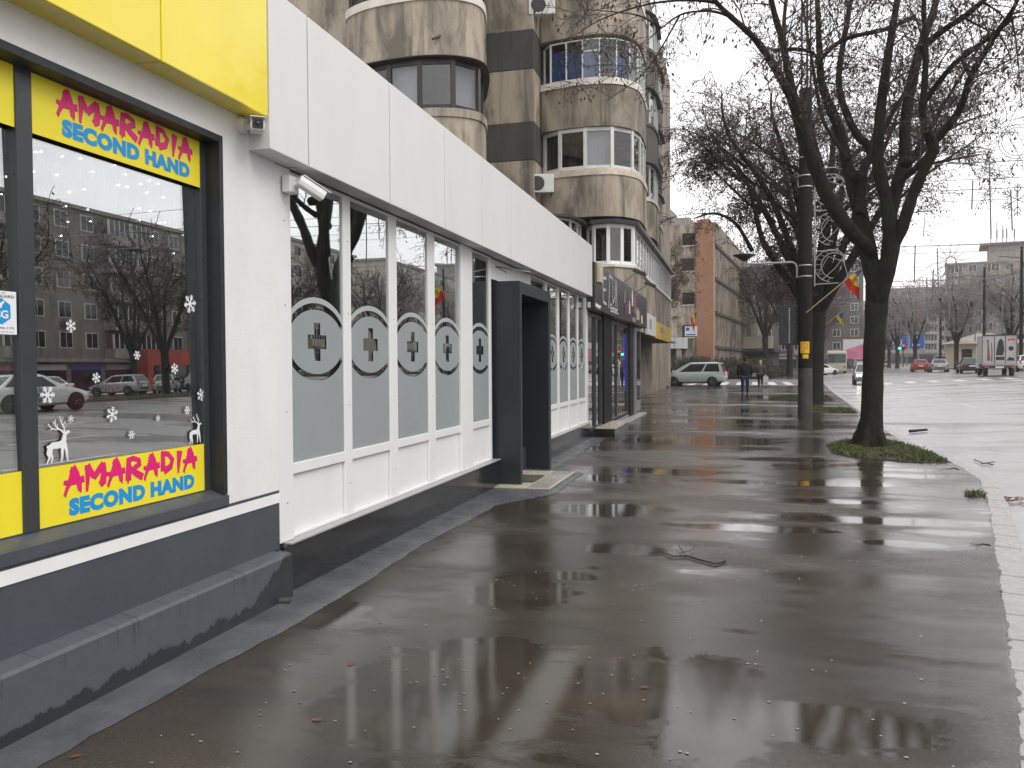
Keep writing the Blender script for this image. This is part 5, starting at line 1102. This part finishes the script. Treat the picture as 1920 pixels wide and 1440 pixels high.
# bollard, bins, far poles
bo=thing('bollard','dark bollard with a white top beside the silver minivan','bollard',(-1.15,72.2,0)); MB().lathe([(.09,-.06),(.09,.62),(.08,.64)],n=12).build('shaft',M_['dark_metal'],bo); MB().lathe([(.092,.645),(.092,.92),(.05,.97)],n=12).build('cap',M_['white_plastic'],bo)
def farpole(x,y,z,h,lab): o=thing('tram_pole',lab,'pole',(x,y,z),0,'overhead line poles down the street'); MB().tube([(0,0,-.1),(0,0,h)],[.17,.11],8).build('shaft',M_['concrete_pole'],o); MB().tube([(0,0,h-1),(-1.8,0,h-.8)],.04,6).build('arm',M_['dark_metal'],o)
farpole(24.7,96,.8,10.5,'dark line pole left of the truck'); farpole(24.6,84,.8,11,'dark line pole rising behind the truck'); farpole(25.1,117,.8,9.5,'dark line pole behind the silver parked car'); farpole(25.6,135,.8,9.5,'dark line pole behind the red parked car'); farpole(12.6,150,0,9,'line pole by the far traffic lights')
# road signs, signals, billboard far down the street
rsn=thing('road_sign','pair of blue direction signs over the far right lane','road sign',(27.5,152,.6)); MB().tube([(0,0,0),(0,0,5.6)],.08,8).build('post',M_['grey_metal'],rsn)
for x in (-2.0,.4): p=B(x,x+2.2,-.05,.05,3.2,5.6).build('panel',M_['blue_sign'],rsn); MB().box(x+.4,x+.6,-.056,-.051,3.6,4.8).box(x+1.0,x+1.2,-.056,-.051,3.9,5.2).box(x+.6,x+1.6,-.056,-.051,3.7,3.85).build('arrow',M_['signwhite'],p)
bb=thing('billboard','small pink and white billboard beside the far bus','billboard',(17.9,140,0)); B(-1.9,1.9,-.1,.1,2.0,5.2).build('panel',M_['bill_pink'],bb); MB().prism([(-1.8,3.4),(1.8,4.6),(1.8,5.1),(-1.8,5.1)],0,.01,M=FY(0,-.102,0)).build('print',M_['signwhite'],bb); B(-.2,.2,-.05,.05,0,2).build('post',M_['grey_metal'],bb)
def signal(x,y,z,lab): o=thing('traffic_light',lab,'traffic light',(x,y,z)); MB().tube([(0,0,0),(0,0,3.4)],.07,8).build('post',M_['dark_metal'],o); B(-.18,.18,-.15,.15,2.6,3.6).build('head',M_['black_plastic'],o); MB().lathe([(.15,0),(.15,.05)],n=12,M=Matrix.Translation((0,-.16,3.35))@Matrix.Rotation(pi/2,4,'X')).build('red_lamp',M_['red_light'],o); B(-.75,-.2,-.12,.12,2.7,3.2).build('countdown',M_['black_plastic'],o); MB().box(-.7,-.3,-.135,-.125,2.78,3.12).build('green_lamp',M_['green_light'],o)
signal(11.3,124,0,'traffic light with red and green lamps left of the bus'); signal(24.6,139,.7,'traffic light by the red parked car')
# overhead wires with hanging light decorations
def wire(a,b,sag,n=14): return [np.array(a)*(1-t_)+np.array(b)*t_-np.array([0,0,4*sag*t_*(1-t_)]) for t_ in np.linspace(0,1,n)]
def deco(y,x0,x1,z0,z1,drops,lab,r=.018):
    o=thing('light_garland',lab,'decoration',(x0,y,0)); W_=wire((x0,y,z0),(x1,y,z1),.35,22); mb=MB(); mb.tube(W_,r,4); mb.tube([p+np.array([0,0,-.5]) for p in W_],r*.7,4)
    mb.build('cable',M_['wire_grey'],o,True)
    for (u,v0,v1) in drops:
        a=PY(u,v0,y); b=PY(u+ (3 if u%2 else -2),v1,y); MB().tube([a,b],r*1.6,5).build('hanging_tube',M_['wire_grey'],o,True)
    return o
deco(28,3,31,7.6,8.2,[(1824,338,392),(1855,300,440),(1895,355,432)],'nearest overhead garland with hanging tubes at the upper right',.014)
deco(42,3.8,31,9.5,9.8,[(1716,460,530),(1750,505,560)],'second overhead garland across the road',.019)
deco(62,5,31,9.6,9.9,[(1757,465,555),(1777,500,600),(1800,495,560),(1738,520,600)],'overhead garland carrying the wire star',.026)
deco(90,7,33,9.8,10,[(1700,560,600),(1740,560,610),(1830,590,640),(1880,560,650)],'farther overhead garland in front of the tower',.036)
deco(120,9,34,9.8,10,[(1690,600,640),(1712,600,640)],'farthest overhead garland down the street',.045)
def star(p,r,lab,n=12,wr=.024):
    o=thing('wire_star',lab,'decoration',tuple(p)); mb=MB()
    for k in range(n):
        a=2*pi*k/n+.1; rr=r*(1 if k%2==0 else .72)
        mb.tube([(.16*r*math.cos(a-.25),0,.16*r*math.sin(a-.25)),(rr*math.cos(a),0,rr*math.sin(a)),(.16*r*math.cos(a+.25),0,.16*r*math.sin(a+.25))],wr,4)
    mb.tube([(.2*r*math.cos(a),0,.2*r*math.sin(a)) for a in np.linspace(0,2*pi,14)],wr,4); mb.build('rays',M_['wire_grey'],o)
    MB().tube([(0,0,r*.2),(0,0,r*1.5)],wr*.7,4).build('hanger',M_['wire_grey'],o)
star(PY(1783,490,62),1.55,'large wire star hanging over the road at the right')
def flake(p,r,lab):
    o=thing('wire_snowflake',lab,'decoration',tuple(p)); mb=MB()
    for k in range(6):
        a=pi/2+k*pi/3; c,s_=math.cos(a),math.sin(a); mb.tube([(0,0,0),(c*r,0,s_*r)],.012,4); 
        for q_ in (.45,.75): 
            for e in (.7,-.7): mb.tube([(c*r*q_,0,s_*r*q_),(c*r*q_+math.cos(a+e)*r*.3,0,s_*r*q_+math.sin(a+e)*r*.3)],.010,4)
        mb.tube([(c*r*.4,0,s_*r*.4),(math.cos(a+.25)*r*.75,0,math.sin(a+.25)*r*.75),(c*r,0,s_*r),(math.cos(a-.25)*r*.75,0,math.sin(a-.25)*r*.75),(c*r*.4,0,s_*r*.4)],.012,4)
    mb.build('arms',M_['wire_grey'],o); MB().tube([(0,0,r),(0,0,r*2.6)],.006,4).build('hanger',M_['wire_grey'],o)
flake(PY(1908,374,28),.48,'wire snowflake hanging at the right edge of the picture'); flake(PY(1764,520,70),.9,'small wire snowflake below the big star')
o=thing('wire_ring','round wire ornament hanging at the right edge','decoration',tuple(PY(1908,265,30))); mb=MB()
for r in (.55,.45): mb.tube([(r*math.cos(a),0,r*math.sin(a)) for a in np.linspace(0,2*pi,24)],.012,4)
for a in np.linspace(0,2*pi,24): mb.tube([(.45*math.cos(a),0,.45*math.sin(a)),(.55*math.cos(a+.12),0,.55*math.sin(a+.12))],.006,3)
mb.build('ring',M_['wire_white'],o)
for i,(u,v,y,w,h) in enumerate(((1716,503,75,1.3,.35),(1610,395,70,1.,1.0),(1685,600,110,1.6,1.6),(1655,560,110,1.5,1.5))):
    o=thing('wire_garland_figure',['wavy wire figure over the road','triangular wire figure beside the nearest trunk','pale wire figure low over the street end','pale wire figure left of the street end'][i],'decoration',tuple(PY(u,v,y))); mb=MB()
    mb.tube([(-w,0,h*.3),(-w*.4,0,-h*.2),(w*.1,0,h*.4),(w*.6,0,0),(w,0,h*.8)],.02,4); mb.tube([(-w,0,h*.3),(-w*.7,0,-h*.6),(w*.5,0,-h*.6),(w,0,h*.8)],.02,4); mb.build('outline',M_['wire_white'],o)
# long cables crossing above the road
for i,(y,z) in enumerate(((35,10.3),(55,10.8),(75,11.2))):
    o=MB(); o.tube(wire((3.4+i,y,z),(30,y+2,z+.4),.3,16),.012,4); tag(o.build('overhead_cable',M_['wire_grey']),['nearest bare cable crossing above the road','middle bare cable crossing above the road','farthest bare cable crossing above the road'][i],'cable')
# ------------------------------------------------------------------ vehicles (local: +Y is the front, origin on the ground)
CAR={ # rows: y, z_low, z_belt, half width ; greenhouse: rear-bottom, rear-top, front-top, front-bottom, belt z, roof z
 'mpv':dict(L=[(-2.05,.45,.86,.70),(-1.98,.28,.95,.80),(-1.2,.22,.98,.86),(0,.20,.96,.87),(1.0,.21,.93,.86),(1.45,.22,.90,.84),(1.85,.26,.76,.78),(2.05,.34,.60,.62)],G=(-1.97,-1.72,.35,1.55,.93,1.60),w=(.81,.64),wh=(-1.25,1.30,.31),pil=(-.55,.62)),
 'hatch':dict(L=[(-1.95,.45,.88,.70),(-1.88,.28,.96,.80),(-1.2,.22,.95,.85),(0,.2,.92,.86),(.8,.21,.90,.85),(1.3,.22,.86,.83),(1.8,.26,.72,.76),(2.0,.36,.58,.6)],G=(-1.9,-1.45,.2,1.15,.90,1.46),w=(.79,.60),wh=(-1.2,1.25,.31),pil=(-.6,.45)),
 'sedan':dict(L=[(-2.25,.42,.86,.72),(-2.15,.28,.95,.82),(-1.3,.22,.95,.88),(0,.2,.92,.89),(.9,.21,.90,.88),(1.5,.22,.84,.85),(2.0,.26,.70,.78),(2.25,.36,.56,.6)],G=(-1.75,-1.0,.25,1.15,.91,1.43),w=(.80,.58),wh=(-1.35,1.4,.32),pil=(-.5,.45)),
 'van':dict(L=[(-2.4,.4,1.0,.84),(-2.3,.3,1.05,.93),(-1.2,.25,1.05,.96),(0,.24,1.05,.96),(1.2,.24,1.05,.95),(1.9,.26,1.0,.9),(2.3,.34,.75,.75)],G=(-2.36,-2.28,1.0,1.95,1.03,2.15),w=(.93,.82),wh=(-1.5,1.5,.33),pil=(-.4,.75))}
def car(kind,pm,lab,loc,rz,group=None,lights=None,name='parked_car',plate=True):
    c=CAR[kind]; o=thing(name,lab,'car' if kind!='van' else 'van',loc,rz,group); L_=c['L']; mb=MB(); vs=[]; fs=[]; K_=10
    for (y,z0,z1,w) in L_:
        sec=[(.80*w,z0),(.97*w,z0+.10),(w,(z0+z1)*.5),(.985*w,z1-.14),(.93*w,z1)]
        vs+=[(x,y,z) for x,z in sec]+[(-x,y,z) for x,z in sec[::-1]]
    for i in range(len(L_)-1):
        for k in range(K_): fs.append((i*K_+k,i*K_+(k+1)%K_,(i+1)*K_+(k+1)%K_,(i+1)*K_+k))
    fs+= [tuple(range(K_-1,-1,-1)),tuple(range((len(L_)-1)*K_,len(L_)*K_))]
    mb.add(vs,fs,True); rb,rt,ft,fb,zb,zr=c['G']; wb_,wt=c['w']
    g=[(-wb_,rb,zb-.03),(wb_,rb,zb-.03),(wb_,fb,zb-.06),(-wb_,fb,zb-.06),(-wt,rt,zr-.03),(wt,rt,zr-.03),(wt,ft,zr-.05),(-wt,ft,zr-.05),(-wt*.8,rt+.25,zr+.015),(wt*.8,rt+.25,zr+.015),(wt*.8,ft-.2,zr+.0),(-wt*.8,ft-.2,zr+.0)]
    mb.add(g,[(0,1,5,4),(1,2,6,5),(2,3,7,6),(3,0,4,7),(4,5,9,8),(5,6,10,9),(6,7,11,10),(7,4,8,11),(8,9,10,11)],False)
    body=mb.build('body',M_[pm],o,bev=.05,seg=2)
    V=[np.array(p) for p in g]
    def face(a,b,c_,d,n,s0,s1,t0,t1,push=.012):
        f=lambda s_,t_:(V[a]*(1-s_)+V[b]*s_)*(1-t_)+(V[d]*(1-s_)+V[c_]*s_)*t_
        P=[f(s0,t0),f(s1,t0),f(s1,t1),f(s0,t1)]; nn=np.cross(P[1]-P[0],P[3]-P[0]); nn/=np.linalg.norm(nn)
        cen=np.array([0,0,zb]); 
        if nn@(P[0]-cen)<0: nn=-nn
        P=[p+nn*push for p in P]; MB().quad(*P).build(n,M_['car_glass'],o)
    face(0,1,5,4,'rear_window',.07,.93,.14,.92); face(3,2,6,7,'windscreen',.05,.95,.10,.94)
    f0=(c['pil'][0]-rb)/(fb-rb); f1=(c['pil'][1]-rb)/(fb-rb)
    for a,b,cc,d in ((1,2,6,5),(0,3,7,4)):
        face(a,b,cc,d,'side_window',.06,f0-.02,.14,.88); face(a,b,cc,d,'side_window',f0+.02,.86,.14,.88)
    yr,yf,r=c['wh']
    for y in (yr,yf):
        for s_ in (-1,1):
            w=max(q_[3] for q_ in L_); ML=Matrix.Translation((s_*(w-.10),y,r))@Matrix.Rotation(pi/2,4,'Y')
            MB().lathe([(r*1.14,-.02),(r*1.14,.0+.106)],n=22,M=Matrix.Translation((s_*(w-.10)*1.0,y,r+.01))@Matrix.Rotation(s_*pi/2,4,'Y')).build('wheel_arch',M_['black_plastic'],o)
            wv=MB().lathe([(r*.62,-.11),(r*.92,-.11),(r,-.06),(r,.06),(r*.92,.115),(r*.62,.115)],n=24,M=Matrix.Translation((s_*(w-.095),y,r))@Matrix.Rotation(s_*pi/2,4,'Y')).build('wheel',M_['tyre'],o)
            rm=MB(); Mw=Matrix.Translation((s_*(w-.095),y,r))@Matrix.Rotation(s_*pi/2,4,'Y')
            rm.lathe([(r*.62,.10),(r*.56,.118),(r*.54,.10)],n=20,M=Mw,cap=False); rm.lathe([(r*.14,.09),(r*.12,.12)],n=10,M=Mw)
            for k in range(5): rm.box(r*.08,r*.56,-r*.09,r*.09,.095,.115,M=Mw@Matrix.Rotation(2*pi*k/5,4,'Z'))
            rm.build('rim',M_['rim'],wv)
    w0=L_[1][3]
    for s_ in (-1,1):
        hi=kind in('mpv','van','hatch')
        B(s_*(w0-.13)-.07,s_*(w0-.13)+.075,L_[0][0]-.01,L_[0][0]+.12,.72 if hi else .68,1.02 if hi else .86).build('tail_light',M_['tail_on' if lights=='tail' else 'tail'],o,bev=.02)
        B(s_*.52-.15,s_*.52+.13,L_[-1][0]-.20,L_[-1][0]-.03,.54,.69).build('headlight',M_['beam' if lights=='head' else 'lens'],o,bev=.02)
        MB().ball((s_*(w0+.14),c['G'][3]-.25,zb+.08),.10,8,sq=(1,.6,.75)).build('mirror',M_[pm],o)
        for y in (c['pil'][0]+.12,c['pil'][1]-.75 if False else c['pil'][0]-.62): B(s_*(.9*w0+.045)-.03,s_*(.9*w0+.045)+.03,y-.09,y+.09,zb-.13,zb-.09).build('door_handle',M_['black_plastic'],o)
    B(-.62*w0,.62*w0,L_[0][0]-.012,L_[0][0]+.05,.40,.52).build('bumper',M_['black_plastic'],o)
    if plate: B(-.26,.26,L_[0][0]-.022,L_[0][0]-.005,.62,.73).build('plate',M_['plate'],o); B(-.26,.26,L_[-1][0]+.0,L_[-1][0]+.015,.42,.53).build('plate',M_['plate'],o)
    return o
Q=lambda x,y: zroad(x,y)
car('mpv','p_silver','silver green minivan parked across the side street',(-2.75,57.2,-.03),math.radians(82),name='parked_minivan')
car('hatch','p_plum','dark plum car half hidden behind the corner shop',(-6.55,50.2,0),math.radians(20))
gP='cars parked across the road'
car('sedan','p_dark','dark saloon parked just left of the truck',(20.9,86,Q(20.9,86)),-.12,gP); car('sedan','p_grey','silver saloon parked left of the dark one',(20.8,98,Q(20.8,98)),-.12,gP); car('hatch','p_red','red hatchback parked beyond the silver saloon',(20.7,107,Q(20.7,107)),-.1,gP)
car('hatch','p_white','white car behind the truck at the right edge',(24.6,83,Q(24,83)),-.1,gP)
gT='moving traffic far down the street'
car('hatch','p_grey','oncoming car with lit headlights just left of the nearest trunk',(8.75,63,Q(8.75,63)),pi-.1,gT,'head',name='oncoming_car'); car('hatch','p_white','white car far down the left lane by the billboard',(17.2,128,Q(17.2,128)),-.1,gT,name='driving_car')
car('sedan','p_white','white and blue car parked at the far left kerb',(10.3,112,Q(10.3,112)),-.9,gT); car('hatch','p_dark','dark car far in the right lane',(22,150,Q(22,150)),-.1,gT,name='driving_car'); car('hatch','p_grey','grey car far in the right lane ahead of the dark one',(27,170,Q(27,170)),-.1,gT,name='driving_car')
gR='cars mirrored in the shop window'
car('sedan','p_white','white coupe mirrored large beside the window post',(20.6,26.0,Q(20.6,26)),math.radians(8),gR)
car('hatch','p_grey','grey hatchback with its rear to the road, mirrored mid window',(36.5,49.5,.83),math.radians(-95),gR); car('sedan','p_white','white saloon mirrored behind the coupe',(36.5,42.5,.83),math.radians(-80),gR); car('hatch','p_grey','silver car mirrored right of the hatchback',(38,56.5,.83),math.radians(-30),gR); car('hatch','p_white','white hatchback mirrored at the right of the window',(33.0,57.5,.83),math.radians(-75),gR,'tail'); car('van','p_white','white van mirrored behind the white hatchback',(41,66,.83),math.radians(-80),gR); car('hatch','p_white','white car mirrored at the left edge of the window',(20.4,20.8,Q(20.4,20.8)),math.radians(5),gR)
for i,(x,y,k,p) in enumerate(((36,74,'sedan','p_dark'),(36,84,'hatch','p_grey'),(36.5,94,'hatch','p_red'))): car(k,p,['dark saloon mirrored in the first pharmacy panes','grey hatchback mirrored in the pharmacy panes','red hatchback mirrored in the far pharmacy panes'][i],(x,y,.83),math.radians(-90),gR)
# box truck
tx,ty=19.0,70.5; tr=thing('box_truck','white box truck with printed doors seen from behind','truck',(tx,ty,Q(tx,ty)),-.16)
B(-1.12,1.12,-2.0,2.2,.92,3.06).build('box',M_['truck_white'],tr,bev=.02); B(-1.05,1.05,2.3,3.9,.55,2.4).build('cab',M_['p_white'],tr,bev=.12); B(-.9,.9,-2.0,3.6,.62,.90).build('chassis',M_['dark_metal'],tr)
B(-1.14,1.14,-2.05,-1.9,.80,.93).build('sill_beam',M_['grey_metal'],tr); B(-1.13,1.13,-2.03,-1.99,3.0,3.09).build('top_beam',M_['dark_metal'],tr)
for x in (-1.12,-.33,.36,1.09): B(x-.018,x+.018,-2.03,-2.0,.95,3.0).build('door_bar',M_['dark_metal'],tr)
mb=MB(); ribbons(mb,[([(-.72,1.15),(-.72,1.6),(-.74,2.2),(-.78,2.75)],.22,.06),([(-.52,1.1),(-.5,1.8),(-.55,2.5)],.10,.05),([(-.83,2.55),(-.70,2.6)],.16,.14)],FY(0,-2.004,0),.001,0).build('lute_print',M_['lute'],tr)
mb=MB(); mb.prism([(-.25,1.55),(.2,1.55),(.28,1.9),(.22,2.6),(.05,2.8),(-.1,2.6),(-.2,2.0)],0,.003,M=FY(0,-2.002,0)); mb.prism([(-.25,1.2),(.3,1.2),(.3,1.45),(-.25,1.45)],0,.003,M=FY(0,-2.002,0)); mb.prism([(.42,1.15),(.95,1.15),(.9,1.35),(.6,1.42)],0,.003,M=FY(0,-2.002,0)); mb.lathe([(.17,0),(.17,.003)],n=16,M=FY(.72,-2.002,2.05)); mb.build('gramophone_print',M_['horn'],tr)
mb=MB(); text_mb(mb,'aria',FY(.5,-2.004,2.62),.22,.48,.06,0); mb.build('lettering',M_['red_letters'],tr)
for y in (-1.2,3.0):
    for s_ in (-1,1): wv=MB().lathe([(.22,-.14),(.38,-.14),(.41,-.08),(.41,.08),(.38,.14),(.22,.14)],n=20,M=Matrix.Translation((s_*.85,y,.41))@Matrix.Rotation(s_*pi/2,4,'Y')).build('wheel',M_['tyre'],tr); MB().lathe([(.24,.1),(.1,.12)],n=14,M=Matrix.Translation((s_*.85,y,.41))@Matrix.Rotation(s_*pi/2,4,'Y')).build('rim',M_['rim'],wv)
for s_ in (-1,1): B(s_*.85-.15,s_*.85+.15,-2.08,-2.03,.62,.74).build('tail_light',M_['tail'],tr)
B(-.28,.28,-2.06,-2.03,.62,.74).build('plate',M_['plate'],tr)
# city bus far away
bu=thing('city_bus','pale green city bus far down the left lane','bus',(13.6,126,Q(13.6,126)),-.1)
B(-1.25,1.25,-5,5,.35,3.0).build('body',M_['paleprint'],bu,bev=.12); B(-1.15,1.15,-5.03,-4.9,1.5,2.7).build('rear_window',M_['car_glass'],bu)
for s_ in (-1,1):
    for k in range(6): B(s_*1.25-.02,s_*1.25+.02,-4.4+k*1.55,-3.1+k*1.55,1.5,2.6).build('side_window',M_['car_glass'],bu)
    for y in (-3,3): MB().lathe([(.48,-.15),(.48,.15)],n=18,M=Matrix.Translation((s_*1.1,y,.48))@Matrix.Rotation(pi/2,4,'Y')).build('wheel',M_['tyre'],bu)
    B(s_*1.0-.12,s_*1.0+.12,-5.04,-5.0,.8,1.05).build('tail_light',M_['tail'],bu)
B(-1.2,1.2,-4.8,4.8,3.0,3.2).build('roof_unit',M_['signwhite'],bu)
# ------------------------------------------------------------------ people
def skinned(name,nodes,edges,m,parent,sub=2):
    me=bpy.data.meshes.new(name); me.from_pydata([n[0] for n in nodes],edges,[]); o=link(name,me,parent); me.materials.append(M_[m])
    md=o.modifiers.new('skin','SKIN'); sk=me.skin_vertices[0].data
    for i,n in enumerate(nodes): r=n[1]; sk[i].radius=(r,r) if not hasattr(r,'__len__') else r; sk[i].use_root=(i==0)
    md.use_smooth_shade=True; s_=o.modifiers.new('sub','SUBSURF'); s_.levels=sub; s_.render_levels=sub; return o
def person(lab,loc,rz,h,legs,arms,top,bottom,hair,long_hair,coat_len,stout=1.):
    """legs: (hip,knee,foot) y offsets for each leg; arms: joint lists"""
    o=thing('person',lab,'person',loc,rz); k=h/1.75
    S=lambda p:tuple(np.array(p)*k)
    nodes=[(S((0,0,.95)),(.11*k,.08*k)),(S((0,.0,1.15)),(.11*k,.08*k)),(S((0,.01,1.34)),(.11*k,.07*k)),(S((0,.02,1.50)),.055*k),(S((0,.03,1.58)),.075*k),(S((0,.04,1.68)),.08*k)]; ed=[(0,1),(1,2),(2,3),(3,4),(4,5)]
    jn=[]
    for s_,(ky,fy,fz) in zip((-1,1),legs):
        b=len(nodes); nodes+=[(S((s_*.09,0,.90)),.085*k),(S((s_*.10,ky,.50)),.06*k),(S((s_*.10,fy,.10+fz)),.04*k),(S((s_*.11,fy+.13,.05+fz)),.035*k)]; ed+=[(0,b),(b,b+1),(b+1,b+2),(b+2,b+3)]
    for s_,A in zip((-1,1),arms):
        b=len(nodes); nodes+=[(S((s_*.19*stout,.01,1.36)),.04*k),(S(A[0]),.042*k),(S(A[1]),.034*k),(S(A[2]),.036*k)]; ed+=[(2,b),(b,b+1),(b+1,b+2),(b+2,b+3)]
    skinned('body',nodes,ed,'skin',o)
    tn=[(S((0,0,coat_len)),(.185*k*stout,.14*k)),(S((0,0,1.12)),(.18*k*stout,.135*k)),(S((0,.01,1.34)),(.21*k*stout,.14*k)),(S((0,.015,1.46)),(.13*k,.10*k)),(S((0,.02,1.55)),.085*k)]; te=[(0,1),(1,2),(2,3),(3,4)]
    for s_,A in zip((-1,1),arms): b=len(tn); tn+=[(S((s_*.22*stout,.01,1.38)),.10*k),(S(A[0]),.080*k),(S(A[1]),.065*k)]; te+=[(2,b),(b,b+1),(b+1,b+2)]
    skinned('jacket',tn,te,top,o)
    ln=[(S((0,0,.93)),(.15*k*stout,.12*k))]; le=[]
    for s_,(ky,fy,fz) in zip((-1,1),legs): b=len(ln); ln+=[(S((s_*.10,0,.84)),.105*k),(S((s_*.105,ky,.50)),.082*k),(S((s_*.105,fy,.12+fz)),.068*k)]; le+=[(0,b),(b,b+1),(b+1,b+2)]
    skinned('trousers',ln,le,bottom,o)
    for s_,(ky,fy,fz) in zip((-1,1),legs): MB().ball(S((s_*.11,fy+.07,.055+fz)),.055*k,10,sq=(.85,2.3,1.)).build('shoe',M_['shoe'],o)
    hd=MB().ball(S((0,.03,1.665)),.105*k,14,sq=(.86,1.0,1.12)); 
    if long_hair: hd.ball(S((0,-.03,1.56)),.10*k,12,sq=(1.0,.7,1.35)); hd.ball(S((.02,-.05,1.44)),.06*k,10,sq=(1.1,.6,1.5))
    hd.build('hair',M_[hair],o)
    MB().ball(S((0,.115,1.635)),.02*k,8,sq=(.8,1,1.2)).ball(S((.10,.03,1.63)),.022*k,8,sq=(.5,.9,1.3)).ball(S((-.10,.03,1.63)),.022*k,8,sq=(.5,.9,1.3)).build('face_features',M_['skin'],o)
    for s_ in (-1,1): MB().ball(S((s_*.033,.122,1.665)),.008*k,6).build('eye',M_['black_plastic'],o)
    B(*[v*k for v in (-.022,.022,.118,.124,1.592,1.60)]).build('mouth',M_['scarf_red'],o)
    for s_,A in zip((-1,1),arms):
        p=np.array(A[2]); d=p-np.array(A[1]); d/=np.linalg.norm(d); fn=[]; fe=[]
        mbh=MB()
        for f in range(4):
            q0=p+d*.035+np.array([0,(f-1.5)*.019,0]); L_=.07-.008*abs(f-1.3); q1=q0+d*L_*.55; q2=q1+(d+np.array([-s_*.7,0,0]))*L_*.4; mbh.tube([S(q0),S(q1),S(q2)],[.0095*k,.009*k,.007*k],6)
        q0=p+np.array([0,.035,0]); mbh.tube([S(q0),S(q0+d*.03+np.array([0,.02,0])),S(q0+d*.06+np.array([0,.012,0]))],[.011*k,.010*k,.008*k],6); mbh.build('fingers',M_['skin'],o)
    return o
m=person('man in a dark jacket and blue jeans walking away',(.33,39.6,0),-.02,1.76,[(.03,-.02,0),(.02,.10,0)],[((-.33,-.03,1.14),(-.24,.06,.95),(-.20,.10,.93)),((.33,-.03,1.14),(.24,.06,.95),(.20,.10,.93))],'jacket','jeans','hair_dark',False,.78,1.18)
MB().lathe([(.108,1.70),(.112,1.73),(.10,1.79),(.05,1.815)],(0,.02,0),n=18).box(-.07,.07,.10,.19,1.70,1.71).build('cap',M_['jacket'],m)
w=person('woman with light hair in a grey coat carrying a white bag',(1.34,52.6,0),-.05,1.66,[(.06,.14,0),(.0,-.18,.06)],[((-.30,-.02,1.16),(-.34,.10,.98),(-.35,.13,.93)),((.28,-.02,1.14),(.30,.02,.90),(.30,.03,.84))],'coat','trousers','hair_blond',True,.70,1.02)
bg_=thing('carrier_bag','white carrier bag hanging from the woman right hand','bag',(1.34+.30,52.6+.03,.30)); MB().prism([(-.15,0),(.15,0),(.17,.34),(.05,.44),(-.05,.44),(-.17,.34)],-.06,.06,M=FY(0,0,0)).build('bag_body',M_['bag'],bg_,bev=.03); MB().tube([(-.06,0,.42),(0,0,.52),(.06,0,.42)],.008,5).build('handle',M_['bag'],bg_)
hb=thing('handbag','grey handbag on the woman left arm','bag',(1.34-.36,52.6+.12,.68)); MB().prism([(-.14,0),(.14,0),(.12,.2),(-.12,.2)],-.05,.05,M=FY(0,0,0)).build('bag_body',M_['soffit'],hb,bev=.02); MB().tube([(-.09,0,.19),(0,0,.30),(.09,0,.19)],.008,5).build('handle',M_['soffit'],hb)
# ------------------------------------------------------------------ damp winter air
hm = bpy.data.materials.new('damp_air'); hm.use_nodes = True; ht = hm.node_tree; ht.nodes.clear()
ho = ht.nodes.new('ShaderNodeOutputMaterial'); hv = ht.nodes.new('ShaderNodeVolumePrincipled')
hv.inputs['Color'].default_value = (.93,.94,.96,1); hv.inputs['Density'].default_value = .00045; hv.inputs['Anisotropy'].default_value = .2
ht.links.new(hv.outputs[0], ho.inputs['Volume'])
tag(B(-310,310,-70,710,-1.4,42).build('haze', hm), 'thin grey winter haze over the whole street', 'haze', kind='stuff')
cy.volume_bounces = 1
